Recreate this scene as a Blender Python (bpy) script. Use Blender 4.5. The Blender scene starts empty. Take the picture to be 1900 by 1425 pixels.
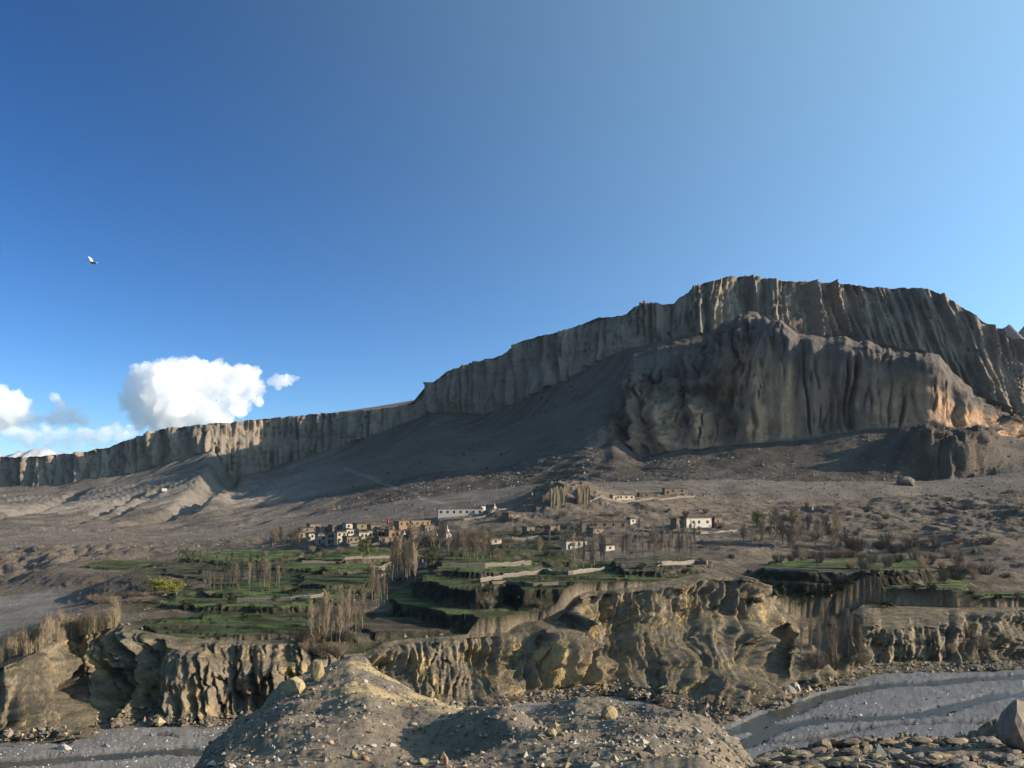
import bpy, bmesh, math, random
import numpy as np
from mathutils import Vector, Matrix, Euler

# ------------------------------------------------------------------ camera, sky, sun, exposure
F = 1645.0          # focal length in photo pixels
VH = 930.0          # horizon row of the photo
ZC = 45.0           # eye height above the river bed
SC = bpy.context.scene
cam = bpy.data.cameras.new('camera'); camo = bpy.data.objects.new('camera', cam)
SC.collection.objects.link(camo); SC.camera = camo
cam.sensor_width = 36.0; cam.lens = 36.0 * F / 1900.0
cam.shift_y = (VH - 712.5) / 1900.0
cam.clip_start = 0.2; cam.clip_end = 60000
camo.location = (0, 0, ZC); camo.rotation_euler = (math.radians(90), 0, 0)

SUN_AZ, SUN_EL = 96.0, 18.9          # azimuth clockwise from the view direction
w = bpy.data.worlds.new('World'); SC.world = w; w.use_nodes = True
nt = w.node_tree; nt.nodes.clear()
sky = nt.nodes.new('ShaderNodeTexSky'); sky.sky_type = 'NISHITA'; sky.sun_disc = False
sky.sun_elevation = math.radians(SUN_EL); sky.sun_rotation = math.radians(SUN_AZ)
sky.altitude = 3600; sky.air_density = 1.0; sky.dust_density = 10.0; sky.ozone_density = 2.0
bg = nt.nodes.new('ShaderNodeBackground'); bg.inputs['Strength'].default_value = 0.05
out = nt.nodes.new('ShaderNodeOutputWorld')
skg = nt.nodes.new('ShaderNodeGamma'); skg.inputs['Gamma'].default_value = 1.4
a, e = math.radians(SUN_AZ), math.radians(SUN_EL)
SUN = Vector((math.sin(a) * math.cos(e), math.cos(a) * math.cos(e), math.sin(e)))
# pale glare of dusty air, symmetric round the sun
tcw = nt.nodes.new('ShaderNodeTexCoord'); dt = nt.nodes.new('ShaderNodeVectorMath'); dt.operation = 'DOT_PRODUCT'; dt.inputs[1].default_value = SUN
mxx = nt.nodes.new('ShaderNodeMapRange'); mxx.inputs['From Min'].default_value = -0.5; mxx.inputs['From Max'].default_value = 1.0
pw = nt.nodes.new('ShaderNodeMath'); pw.operation = 'POWER'; pw.inputs[1].default_value = 2.0
gl_ = nt.nodes.new('ShaderNodeMix'); gl_.data_type = 'RGBA'; gl_.blend_type = 'ADD'; gl_.inputs[7].default_value = (7.5, 11.5, 13.0, 1)
nt.links.new(tcw.outputs['Generated'], dt.inputs[0]); nt.links.new(dt.outputs['Value'], mxx.inputs[0]); nt.links.new(mxx.outputs[0], pw.inputs[0]); nt.links.new(pw.outputs[0], gl_.inputs[0])
nt.links.new(sky.outputs[0], skg.inputs[0]); nt.links.new(skg.outputs[0], gl_.inputs[6]); hs = nt.nodes.new('ShaderNodeHueSaturation'); hs.inputs['Saturation'].default_value = 1.12; nt.links.new(gl_.outputs[2], hs.inputs['Color']); nt.links.new(hs.outputs[0], bg.inputs[0]); nt.links.new(bg.outputs[0], out.inputs[0])
sl = bpy.data.lights.new('sun', 'SUN'); sl.energy = 5.0; sl.angle = math.radians(0.5); sl.color = (1.0, 0.84, 0.65)
so = bpy.data.objects.new('sun', sl); SC.collection.objects.link(so)
so.rotation_euler = SUN.to_track_quat('Z', 'Y').to_euler()
SC.view_settings.view_transform = 'Standard'; SC.view_settings.look = 'None'
SC.view_settings.exposure = 0.84; SC.view_settings.gamma = 1.0
SC.cycles.max_bounces = 24; SC.cycles.diffuse_bounces = 1; SC.cycles.volume_bounces = 24
SC.cycles.use_denoising = True

random.seed(7); RNG = np.random.default_rng(11)
COL = SC.collection

# ------------------------------------------------------------------ noise
PERM = RNG.permutation(256); PERM = np.concatenate([PERM, PERM, PERM]).astype(np.int32)
G2 = np.stack([np.cos(np.arange(256) * 2.39996), np.sin(np.arange(256) * 2.39996)], -1).astype(np.float32)
g3 = RNG.normal(size=(256, 3)); G3 = (g3 / np.linalg.norm(g3, axis=1, keepdims=True)).astype(np.float32)

def fade(t): return t * t * t * (t * (t * 6 - 15) + 10)

def n2(x, y):
    x = np.asarray(x, np.float32); y = np.asarray(y, np.float32)
    x, y = np.broadcast_arrays(x, y)
    xf, yf = np.floor(x), np.floor(y)
    xi = xf.astype(np.int32) & 255; yi = yf.astype(np.int32) & 255
    fx, fy = x - xf, y - yf
    u, v = fade(fx), fade(fy)
    def c(dx, dy):
        g = G2[PERM[PERM[(xi + dx) & 255] + ((yi + dy) & 255)]]
        return g[..., 0] * (fx - dx) + g[..., 1] * (fy - dy)
    a0 = c(0, 0); a0 = a0 + u * (c(1, 0) - a0)
    b0 = c(0, 1); b0 = b0 + u * (c(1, 1) - b0)
    return (a0 + v * (b0 - a0)) * 1.5

def n3(x, y, z):
    x, y, z = (np.asarray(q, np.float32) for q in (x, y, z))
    xf, yf, zf = np.floor(x), np.floor(y), np.floor(z)
    xi = xf.astype(np.int32) & 255; yi = yf.astype(np.int32) & 255; zi = zf.astype(np.int32) & 255
    fx, fy, fz = x - xf, y - yf, z - zf
    u, v, ww = fade(fx), fade(fy), fade(fz)
    def c(dx, dy, dz):
        g = G3[PERM[PERM[PERM[(xi + dx) & 255] + ((yi + dy) & 255)] + ((zi + dz) & 255)]]
        return g[..., 0] * (fx - dx) + g[..., 1] * (fy - dy) + g[..., 2] * (fz - dz)
    def pl(dz):
        a0 = c(0, 0, dz); a0 = a0 + u * (c(1, 0, dz) - a0)
        b0 = c(0, 1, dz); b0 = b0 + u * (c(1, 1, dz) - b0)
        return a0 + v * (b0 - a0)
    p = pl(0)
    return (p + ww * (pl(1) - p)) * 1.5

def fbm2(x, y, o=4, g=0.5):
    s = 0; a = 1; f = 1
    for i in range(o):
        s = s + a * n2(x * f + 17.3 * i, y * f - 9.1 * i); a *= g; f *= 2.03
    return s

def sstep(a, b, x):
    t = np.clip((x - a) / (b - a), 0, 1); return t * t * (3 - 2 * t)

# ------------------------------------------------------------------ terrain layers: (photo column, photo row, distance)
UC = np.concatenate([np.arange(-2600, -260, 40), np.arange(-260, 2160, 2.5), np.arange(2160, 4600, 40)]).astype(np.float64)
NC = len(UC)
TX = (UC - 950) / F                      # tangent of each column

def gsm(a, s=2.0):
    k = int(3 * s + 1); w_ = np.exp(-0.5 * (np.arange(-k, k + 1) / s) ** 2); w_ /= w_.sum()
    return np.convolve(np.pad(a, k, mode='edge'), w_, mode='valid')

def pl(knots, s=2.0):
    k = np.array(knots, float); return gsm(np.interp(UC, k[:, 0], k[:, 1]), s)

def LV(vk, yk=None, s=2.0):
    """layer from knots (u, v, Y) -> Y, Z"""
    k = np.array(vk, float)
    Y = gsm(np.interp(UC, k[:, 0], k[:, 2]), s + 2); v = gsm(np.interp(UC, k[:, 0], k[:, 1]), s)
    return Y, ZC + (VH - v) / F * Y

# foreground
Y0 = np.full(NC, 7.0); Z0 = np.full(NC, ZC - 3.4)
Yb = pl([(-300, 21), (300, 21), (700, 20), (1000, 19), (1400, 18), (1900, 18)])
Zb = ZC + (VH - pl([(-300, 1640), (200, 1600), (330, 1500), (420, 1440), (1300, 1440), (1380, 1480), (1420, 1470), (1900, 1470)])) / F * Yb
Yf, Zf = LV([(-2600, 1700, 26), (-300, 1650, 26), (200, 1560, 28), (355, 1432, 34), (420, 1362, 44), (480, 1320, 50), (520, 1275, 55), (560, 1252, 58), (600, 1238, 62),
    (650, 1216, 66), (680, 1222, 65), (720, 1250, 62), (760, 1280, 58), (800, 1305, 54), (850, 1332, 50), (880, 1346, 46), (900, 1344, 46),
    (940, 1326, 47), (1000, 1314, 49), (1070, 1310, 50), (1110, 1320, 48), (1150, 1325, 45), (1200, 1322, 44), (1250, 1328, 42), (1300, 1342, 40),
    (1340, 1362, 38), (1375, 1392, 35), (1400, 1420, 34), (1415, 1420, 35), (1440, 1392, 42), (1550, 1374, 47), (1650, 1372, 47), (1800, 1378, 46),
    (1900, 1382, 46), (2200, 1400, 44), (4600, 1500, 40)], s=1.2)
Yd = Yf + (Zf - 0.0) * 1.0 + 4; Zd = np.zeros(NC)

# river cliff
v0 = pl([(-2600, 1345), (-200, 1345), (0, 1375), (70, 1388), (130, 1362), (200, 1350), (300, 1346), (430, 1352), (520, 1345), (700, 1330), (880, 1322), (1000, 1302), (1100, 1292),
    (1200, 1302), (1290, 1335), (1340, 1350), (1390, 1330), (1440, 1306), (1500, 1288), (1560, 1268), (1640, 1254), (1760, 1246), (1900, 1240), (4600, 1235)])
YC0 = ZC * F / (v0 - VH); ZC0 = np.zeros(NC)
YC1, ZC1 = LV([(-2600, 1250, 190), (-200, 1250, 190), (0, 1240, 176), (60, 1215, 182), (105, 1150, 206), (140, 1142, 214), (200, 1150, 212), (270, 1172, 204), (330, 1182, 202), (420, 1186, 203),
    (560, 1186, 206), (600, 1205, 204), (640, 1215, 204), (680, 1210, 208), (710, 1192, 213), (760, 1184, 217), (830, 1180, 217), (900, 1174, 220), (945, 1172, 222),
    (968, 1156, 230), (1000, 1150, 232), (1040, 1148, 234), (1065, 1105, 248), (1085, 1098, 252), (1200, 1085, 258), (1300, 1064, 270), (1370, 1066, 272), (1410, 1085, 272),
    (1440, 1120, 282), (1480, 1150, 284), (1560, 1140, 284), (1600, 1120, 286), (1690, 1122, 284), (1760, 1126, 280), (1900, 1126, 280), (2200, 1120, 280), (4600, 1120, 280)])
def LZ(zk, Y):
    return pl(zk, 6), Y
YM1 = np.maximum(300.0, YC1 + 22)
ZM1 = pl([(-300, 2), (0, 2.5), (100, 5), (200, 9), (330, 12), (700, 13), (1000, 14), (1090, 17), (1200, 20), (1400, 21), (1430, 14), (1560, 14), (1700, 15), (1900, 16)], 5)
YM2 = np.full(NC, 400.0)
ZM2 = pl([(-300, 2), (0, 3), (100, 4.5), (200, 7), (300, 11), (500, 15.5), (700, 17), (900, 18.5), (1100, 22), (1300, 25), (1500, 26), (1900, 28)], 5)
YM3 = np.full(NC, 500.0)
ZM3 = pl([(-300, 5), (0, 6), (300, 13.5), (480, 19), (560, 22.5), (650, 25), (800, 27), (1000, 30), (1200, 34.5), (1400, 34), (1600, 33), (1900, 36)], 5)
YM4 = np.full(NC, 620.0)
ZM4 = ZC + (VH - pl([(-300, 1022), (0, 1018), (200, 1010), (360, 1005), (500, 992), (700, 965), (820, 950), (930, 935), (1000, 915), (1060, 908), (1120, 912), (1250, 918), (1340, 926), (1600, 926), (1760, 918), (1900, 910)], 5)) / F * YM4
YM5 = pl([(900, 780), (1250, 690), (1900, 690)], 6)
ZM5 = ZC + (VH - pl([(-300, 990), (0, 985), (300, 990), (500, 972), (700, 938), (850, 915), (950, 905), (1040, 895), (1200, 893), (1400, 893), (1700, 893), (1800, 885), (1900, 875)], 5)) / F * YM5

# mountain cliff base and skyline (left plateau, then the mesa)
YB, ZB = LV([(-2600, 915, 1500), (-300, 912, 1500), (0, 905, 1500), (100, 905, 1490), (160, 893, 1480), (240, 880, 1470), (300, 862, 1470), (350, 850, 1460), (395, 838, 1450), (412, 850, 1470), (430, 884, 1490),
    (480, 878, 1500), (560, 850, 1500), (640, 828, 1490), (700, 806, 1470), (760, 782, 1440), (800, 766, 1400), (900, 768, 1330), (960, 748, 1290), (1050, 705, 1230), (1120, 665, 1190), (1180, 642, 1160),
    (1260, 625, 1125), (1300, 622, 1130), (1400, 592, 1140), (1450, 602, 1140), (1500, 622, 1140), (1560, 634, 1140), (1640, 642, 1140), (1720, 655, 1130), (1760, 690, 1110), (1800, 726, 1100), (1850, 755, 1100), (1900, 780, 1100), (2300, 850, 1100), (4600, 850, 1100)])
YS, ZS = LV([(-2600, 862, 1545), (-300, 856, 1545), (0, 848, 1545), (60, 848, 1540), (110, 843, 1535), (150, 840, 1530), (200, 830, 1525), (250, 812, 1520), (300, 796, 1520), (400, 786, 1530), (500, 776, 1545), (600, 767, 1535), (700, 760, 1510), (756, 752, 1480),
    (768, 744, 1450), (785, 722, 1445), (800, 710, 1438), (830, 690, 1415), (850, 681, 1400), (900, 668, 1365), (938, 658, 1340), (944, 650, 1335), (958, 636, 1330), (985, 628, 1310), (1050, 612, 1265), (1095, 595, 1240), (1110, 590, 1230), (1160, 586, 1205), (1175, 570, 1195),
    (1200, 562, 1190), (1250, 565, 1165), (1258, 552, 1165), (1275, 545, 1165), (1290, 530, 1165), (1320, 521, 1170), (1360, 514, 1175), (1385, 512, 1180), (1440, 520, 1190), (1500, 523, 1195), (1600, 529, 1200), (1620, 534, 1200), (1720, 536, 1195), (1750, 546, 1185),
    (1800, 580, 1165), (1825, 596, 1160), (1850, 611, 1155), (1900, 642, 1150), (2000, 690, 1150), (2300, 760, 1150), (4600, 800, 1150)], s=1.2)
# the spur in front of the mesa; left of u=1130 these layers lie on the open talus
fr = [(0.30, 0.20), (0.50, 0.40), (0.72, 0.66)]
def talus(k):
    fy, fz = fr[k]; return YM5 + (YB - YM5) * fy, ZM5 + (ZB - ZM5) * fz
sp = sstep(1085, 1150, UC)
def back(L, d):
    v = VH - (L[1] - ZC) / L[0] * F; Y = L[0] + d; return Y, ZC + (VH - v) / F * Y
sSF = LV([(1080, 850, 880), (1140, 806, 880), (1190, 850, 850), (1230, 842, 840), (1270, 836, 830), (1400, 822, 805), (1500, 814, 790), (1600, 798, 780), (1700, 790, 765), (1760, 794, 752), (1800, 796, 756), (1850, 805, 790), (1900, 815, 850), (2300, 840, 850), (4600, 840, 850)])
sST = LV([(1080, 800, 930), (1140, 782, 925), (1150, 768, 935), (1162, 725, 950), (1180, 692, 970), (1220, 684, 985), (1260, 668, 1000), (1300, 640, 1010), (1330, 612, 1025), (1380, 582, 1040), (1420, 582, 1035), (1450, 598, 1010), (1480, 620, 985), (1510, 628, 955), (1550, 620, 925),
    (1600, 635, 900), (1650, 645, 885), (1700, 655, 868), (1740, 667, 850), (1765, 692, 842), (1790, 722, 842), (1830, 757, 855), (1870, 778, 885), (1900, 792, 910), (2300, 830, 910), (4600, 830, 910)], s=1.5)
sSF = back(sSF, 45); sST = back(sST, 45)
sST = (sST[0], sST[1] + 7 * fbm2(TX * sST[0] / 30, UC * 0 + 2.2, 4, .6))
L_SF = [talus(0)[i] * (1 - sp) + sSF[i] * sp for i in (0, 1)]
L_ST = [talus(1)[i] * (1 - sp) + sST[i] * sp for i in (0, 1)]
sdY = sST[0] + (YB - sST[0]) * 0.5
dip = sstep(1200, 1420, UC) * 34
sdl = (sST[1] + ZB) / 2; sdm = ZC + (np.minimum(sST[1], ZB) - ZC) - dip / F * sdY
sdZ = np.where(UC < 1200, sdl, sdl + (sdm - sdl) * sstep(1200, 1420, UC))
L_SD = [talus(2)[0] * (1 - sp) + sdY * sp, talus(2)[1] * (1 - sp) + sdZ * sp]
YT1 = YS + 160; ZT1 = ZS + 160 * np.clip((ZS - ZC) / YS, 0, 1) * 0.35
YT2 = np.full(NC, 2100.0)
ZT2 = ZC + (VH - pl([(-300, 862), (0, 856), (150, 850), (250, 822), (400, 795), (550, 779), (575, 772), (600, 768), (700, 754), (770, 742), (800, 735), (1200, 640), (1500, 600), (1700, 620), (1900, 690), (2300, 780)], 2)) / F * YT2
YT3 = np.full(NC, 3200.0); ZT3 = np.minimum(ZT2, 60.0)

# buttresses: move the cliff lines back and forth
XB = TX * YB
def ridg(x, o=3):
    s = 0; a = 1.0
    for i in range(o):
        s = s + a * (1 - 2 * np.abs(n2(x * 2 ** i + 5.7 * i, 3.3 + i))); a *= 0.5
    return s
bt = 16 * n2(XB / 70, 0.5) + 7 * n2(XB / 24, 7.5)
vS = VH - (ZS - ZC) / YS * F
YB = YB + bt; YS = YB + 14 + 12 * np.clip(n2(XB / 90, 4.5) + .5, 0, 1); ZS = ZC + (VH - vS) / F * YS + 1.8 * fbm2(XB / 22, XB * 0 + 6.1, 4, .65) * (1 - np.exp(-((UC - 772) / 22) ** 2))
XC1 = TX * YC1
bt = (7 * n2(XC1 / 26, 1.5) + 3 * n2(XC1 / 9, 2.5))
YC0 = YC0 + bt * 0.6 + 2.6 * n2(XC1 / 6, 3.5) + 1.3 * n2(XC1 / 2.4, 9.5)

btr = sstep(1640, 1720, UC) * (1 - sstep(1810, 1900, UC))
cl_sp = sstep(1370, 1440, UC) * (1 - sstep(1800, 1850, UC))
SEG = [ # name, Y, Z, rows up to the next layer
    ('foreground', Y0, Z0, 10), ('foreground', Yb, Zb, 150), ('foreground', Yf, Zf, 22), ('riverbed', Yd, Zd, 90),
    ('bank', YC0, ZC0, 135), ('shelf', YC1, ZC1, 110), ('shelf', YM1, ZM1, 100), ('shelf', YM2, ZM2, 70), ('shelf', YM3, ZM3, 55), ('plain', YM4, ZM4, 40),
    ('talus', YM5, ZM5, 50), ('spur', L_SF[0], L_SF[1], 105), ('spur', L_ST[0], L_ST[1], 14), ('talus', L_SD[0], L_SD[1], 30),
    ('mesa', YB, ZB, 85), ('top', YS, ZS, 14), ('top', YT1, ZT1, 14), ('top', YT2, ZT2, 6), ('end', YT3, ZT3, 0)]
rowsY, rowsZ, rowseg, rowt = [], [], [], []
for i in range(len(SEG) - 1):
    n, Ya, Za, k = SEG[i]; _, Yn, Zn, _ = SEG[i + 1]
    Yn = np.maximum(Yn, Ya + 1.0)
    for j in range(k):
        t = j / k; tz = t
        if i == 4:
            wv = 0.09 * n2(XC1 / 12, t * 2.2 + 5.0) * math.sin(math.pi * t)
            tt = np.clip(t + wv, 0, 1)
            pA = np.interp(tt, [0, .20, .42, .58, 1], [0, .10, .82, .92, 1])            # sheer face over a small apron
            pB = np.interp(tt, [0, .12, .30, .50, .62, .80, 1], [0, .09, .36, .52, .66, .91, 1])   # two tiers
            pC = np.interp(tt, [0, .35, .75, .88, 1], [0, .22, .62, .95, 1])           # steep slope with a rim
            wA = np.clip(n2(XC1 / 30, 2.5) * 3 + .4, 0, 1); wC = np.clip(np.maximum(n2(XC1 / 24, 8.5) * 3 + .3, .85 * sstep(1060, 1100, UC) * (1 - sstep(1400, 1440, UC))), 0, 1)
            tz = (pA * wA + pB * (1 - wA)) * (1 - wC) + pC * wC
        if i == 14: tz = t ** 0.85
        if i == 11: tz = (t ** 0.8) * (1 - cl_sp) + np.interp(t, [0, .05, .22, .3, 1], [0, .06, .72, .8, 1]) * cl_sp
        if i == 13: tz = t ** 1.15
        if i == 10: tz = t ** 1.15 * (1 - btr) + np.interp(t, [0, .12, .3, .45, 1], [0, .1, .8, .86, 1]) * btr
        if i == 1: tz = t
        rowsY.append(Ya + (Yn - Ya) * t); rowsZ.append(Za + (Zn - Za) * tz); rowseg.append(i); rowt.append(t)
rowsY.append(np.maximum(SEG[-1][1], rowsY[-1] + 1)); rowsZ.append(SEG[-1][2]); rowseg.append(len(SEG) - 2); rowt.append(1.0)
GY = np.array(rowsY, np.float32); GZ = np.array(rowsZ, np.float32); GX = (TX[None, :] * GY).astype(np.float32)
SEGI = np.array(rowseg); ROWT = np.array(rowt); NR = len(SEGI)
GU = np.broadcast_to(UC[None, :], GY.shape)
rs = {i: slice(int(np.argmax(SEGI == i)), int(np.argmax(SEGI == i)) + int((SEGI == i).sum())) for i in range(len(SEG) - 1)}

# ---- terraces of the fields: plateaus with level tops (z, outline in photo pixels, crop)
TERR = [
 (14.4, [(262, 1166), (330, 1180), (420, 1184), (560, 1182), (590, 1166), (575, 1135), (420, 1130), (330, 1142)], 'green'),
 (15.6, [(300, 1122), (400, 1128), (520, 1130), (600, 1122), (640, 1106), (600, 1080), (420, 1085), (320, 1100)], 'green'),
 (16.6, [(375, 1098), (470, 1106), (600, 1104), (690, 1092), (680, 1070), (520, 1072), (400, 1080)], 'green'),
 (17.8, [(560, 1080), (600, 1090), (690, 1084), (700, 1064), (640, 1056), (560, 1064)], 'green'),
 (18.8, [(500, 1052), (600, 1060), (700, 1056), (760, 1044), (700, 1030), (560, 1034)], 'green'),
 (20.2, [(560, 1036), (640, 1040), (740, 1034), (720, 1018), (600, 1020)], 'green'),
 (15.6, [(300, 1062), (380, 1072), (480, 1066), (500, 1050), (400, 1046), (320, 1050)], 'dull'),
 (17.2, [(330, 1036), (430, 1042), (560, 1036), (560, 1022), (440, 1020)], 'green'),
 (16.2, [(690, 1104), (750, 1119), (830, 1138), (900, 1147), (985, 1147), (1045, 1140), (1060, 1100), (860, 1096), (700, 1092)], 'green'),
 (13.0, [(660, 1160), (700, 1172), (830, 1170), (945, 1160), (945, 1140), (760, 1140), (690, 1146)], 'bare'),
 (21.5, [(786, 1074), (830, 1088), (885, 1093), (940, 1086), (990, 1094), (1065, 1092), (1180, 1084), (1300, 1064), (1312, 1046), (1200, 1040), (1000, 1044), (860, 1050), (800, 1058)], 'green'),
 (22.6, [(800, 1060), (900, 1064), (990, 1060), (1000, 1042), (900, 1038), (820, 1044)], 'green'),
 (23.6, [(1150, 1056), (1230, 1057), (1318, 1050), (1316, 1036), (1240, 1030), (1140, 1036)], 'dull'),
 (23.4, [(820, 1046), (920, 1048), (1060, 1042), (1060, 1022), (930, 1018), (830, 1026)], 'green'),
 (22.0, [(1415, 1058), (1500, 1061), (1620, 1062), (1720, 1054), (1700, 1034), (1560, 1036), (1430, 1042)], 'green'),
 (18.6, [(1435, 1080), (1520, 1082), (1620, 1080), (1640, 1066), (1520, 1064), (1440, 1066)], 'dull'),
 (14.6, [(1420, 1112), (1520, 1118), (1690, 1121), (1690, 1098), (1560, 1092), (1430, 1096)], 'green'),
 (17.0, [(1640, 1092), (1720, 1097), (1790, 1095), (1800, 1078), (1720, 1070), (1650, 1076)], 'green'),
 (14.0, [(1690, 1122), (1780, 1128), (1960, 1124), (1960, 1096), (1780, 1100), (1700, 1106)], 'green'),
 (12.0, [(150, 1050), (220, 1056), (300, 1050), (310, 1040), (200, 1038)], 'green'),
]
def ray(u, v, z):
    Y = (ZC - z) * F / (v - VH); return (u - 950) / F * Y, Y
def psd(px, py, poly):
    """signed distance to a polygon, negative inside"""
    d = np.full(px.shape, 1e9, np.float32); ins = np.zeros(px.shape, bool); n = len(poly)
    for i in range(n):
        ax, ay = poly[i]; bx, by = poly[(i + 1) % n]
        ex, ey = bx - ax, by - ay; wx, wy = px - ax, py - ay
        t = np.clip((wx * ex + wy * ey) / (ex * ex + ey * ey), 0, 1)
        d = np.minimum(d, (wx - ex * t) ** 2 + (wy - ey * t) ** 2)
        c = ((ay <= py) & (by > py)) | ((by <= py) & (ay > py))
        ins ^= c & (px < ax + (py - ay) / (by - ay if by != ay else 1e-9) * ex)
    return np.where(ins, -1, 1) * np.sqrt(d)

S5 = slice(rs[4].start, rs[8].stop)
X, Y, Z = GX[S5], GY[S5], GZ[S5]
# natural small benches
q = 1.9; zz = Z + 1.5 * fbm2(X / 60, Y / 60, 2)
fq = zz / q; fl = np.floor(fq); zq = q * (fl + sstep(0.7, 1.0, fq - fl))
wgt = np.zeros(X.shape, np.float32)
r5 = slice(rs[5].start - S5.start, None)
wgt[r5] = (sstep(0, 0.3, (Y[r5] - YC1[None, :]) / 30) * 0.85)
wgt *= (1 - sstep(430, 520, Y) * (1 - sstep(1100, 1200, GU[S5]))) * sstep(140, 240, GU[S5])
Z = Z + (zq - Z) * wgt * .8 + 0.35 * fbm2(X / 7, Y / 7, 4) * sstep(0, .1, wgt)
US = GU[S5]
bad = (.35 * sstep(1330, 1500, US) + .65 * sstep(1640, 1800, US)) * sstep(330, 430, Y) + .7 * (1 - sstep(160, 330, US)) * sstep(400, 450, Y) + .35 * sstep(420, 470, Y)
gl = np.abs(n2((X + .35 * Y) / 34 + .5 * n2(X / 30, Y / 30), Y / 110)) * 4.2 + np.abs(n2((X + .35 * Y) / 13, Y / 40 + 7)) * 2.0 + .5 * np.abs(n2(X / 5, Y / 9))
Z = Z + np.clip(bad, 0, 1) * (gl - 1.6) * 1.5 * sstep(0, 25, Y - YC1[None, :]) * (1 - .5 * sstep(560, 620, Y)) + .35 * fbm2(X / 8, Y / 8, 4) * sstep(330, 420, Y)
FIELD = np.full(X.shape, -1, np.int32)
num = np.zeros(X.shape, np.float32); den = np.full(X.shape, 1e-6, np.float32); near = np.full(X.shape, 1e9, np.float32)
for z, pg, crop in TERR:
    P = [ray(u, v, z) for u, v in pg]; sd = np.maximum(psd(X, Y, P), 0)
    w_ = 1 / (sd + 2.0) ** 3; num += w_ * (z - 0.9); den += w_; near = np.minimum(near, sd)
bw = (1 - sstep(8, 40, near)) * sstep(0, 8, Y - YC1[None, :])
Z = Z + (num / den + .5 * fbm2(X / 9, Y / 9, 3) - Z) * bw * (Y > YC1[None, :])
wx = X + 2.2 * n2(X / 16, Y / 16) + 1.0 * n2(X / 7, Y / 7) + 0.5 * n2(X / 2.3, Y / 2.3); wy = Y + 2.2 * n2(X / 16 + 20, Y / 16) + 1.0 * n2(X / 7 + 40, Y / 7) + 0.5 * n2(X / 2.3, Y / 2.3 + 30)
PLZ = np.full(X.shape, -1e3, np.float32)
for k, (z, pg, crop) in enumerate(TERR):
    P = [ray(u, v, z) for u, v in pg]
    sd = psd(wx, wy, P)
    zs_ = .38 * np.round(2.2 * n2(X / 45 + k, Y / 11 + k)) * (crop != 'bare'); z_top = z + zs_
    prof = np.where(sd <= 0, z_top + 0.16 * fbm2(X / 6, Y / 6, 3), z_top + 0.16 * fbm2(X / 6, Y / 6, 3) - np.maximum(sd, 0) * (1.7 + 1.1 * n2(X / 9, Y / 9)))
    inside = (sd <= 0.3)
    hi = inside & (z > PLZ)
    cut = inside & (Z > z)                                  # level the ground down to the field as well
    Z = np.where(cut & (Z < z + 2.5), z, Z)
    up = prof > PLZ
    PLZ = np.where(up, prof, PLZ); FIELD = np.where(hi & up, k, np.where(up & ~inside & (prof > Z), -1, FIELD))
bankrow = (np.arange(X.shape[0]) < rs[5].start - S5.start)[:, None]
PLZ = np.where(bankrow, -1e3, PLZ); FIELD = np.where(bankrow, -1, FIELD)
Z = np.maximum(Z, PLZ); FIELD = np.where(PLZ >= Z - 0.5, FIELD, -1)
GZ[S5] = Z
FIELDG = np.full(GX.shape, -1, np.int32); FIELDG[S5] = FIELD

# riverbed: braided channels, gravel bars
R = slice(rs[3].start, rs[3].stop)
X, Y = GX[R], GY[R]
def chan(pts, wd, dp):
    P = np.array([ray(u, v, 0) for u, v in pts]); d = np.full(X.shape, 1e9, np.float32)
    for (ax, ay), (bx, by) in zip(P[:-1], P[1:]):
        ex, ey = bx - ax, by - ay
        t = np.clip(((X - ax) * ex + (Y - ay) * ey) / (ex * ex + ey * ey), 0, 1)
        d = np.minimum(d, np.hypot(X - ax - ex * t, Y - ay - ey * t))
    d = d + 0.8 * n2(X / 6, Y / 6) + .3 * n2(X / 2, Y / 2)
    return dp * (1 - sstep(wd * 0.6, wd * 1.4, d))
CH_A = [(1120, 1420), (1250, 1390), (1330, 1356), (1380, 1350), (1430, 1328), (1470, 1316), (1500, 1298), (1570, 1282), (1640, 1270), (1720, 1268), (1800, 1258), (2000, 1252)]
CH_B = [(1370, 1382), (1450, 1345), (1530, 1334), (1640, 1330), (1720, 1322), (1790, 1304), (1850, 1290), (1960, 1282)]
CH_C = [(1400, 1376), (1500, 1370), (1590, 1352), (1680, 1340), (1800, 1338), (1960, 1330)]
CH_D = [(-300, 1415), (0, 1418), (150, 1405), (240, 1398), (330, 1392), (420, 1398), (520, 1420)]
CH_E = [(-100, 1372), (20, 1378), (60, 1374), (120, 1376)]
dz = -(chan(CH_A, 2.6, 0.8) + chan(CH_B, 2.0, 0.6) + chan(CH_C, 1.2, 0.4) + chan(CH_D, 2.2, 0.7) + chan(CH_E, 1.2, .5) + chan([(300, 1362), (330, 1366), (400, 1362)], .8, .4))
wr = np.minimum(sstep(0, 8, Y - Yd[None, :]), sstep(0, 5, YC0[None, :] - Y)).astype(np.float32)
GZ[R] += (dz + 0.16 * fbm2(X / 22, Y / 22, 3) + 0.10 * fbm2(X / 2.4, Y / 2.4, 4, .6)) * wr
CHD = dz * wr

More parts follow.
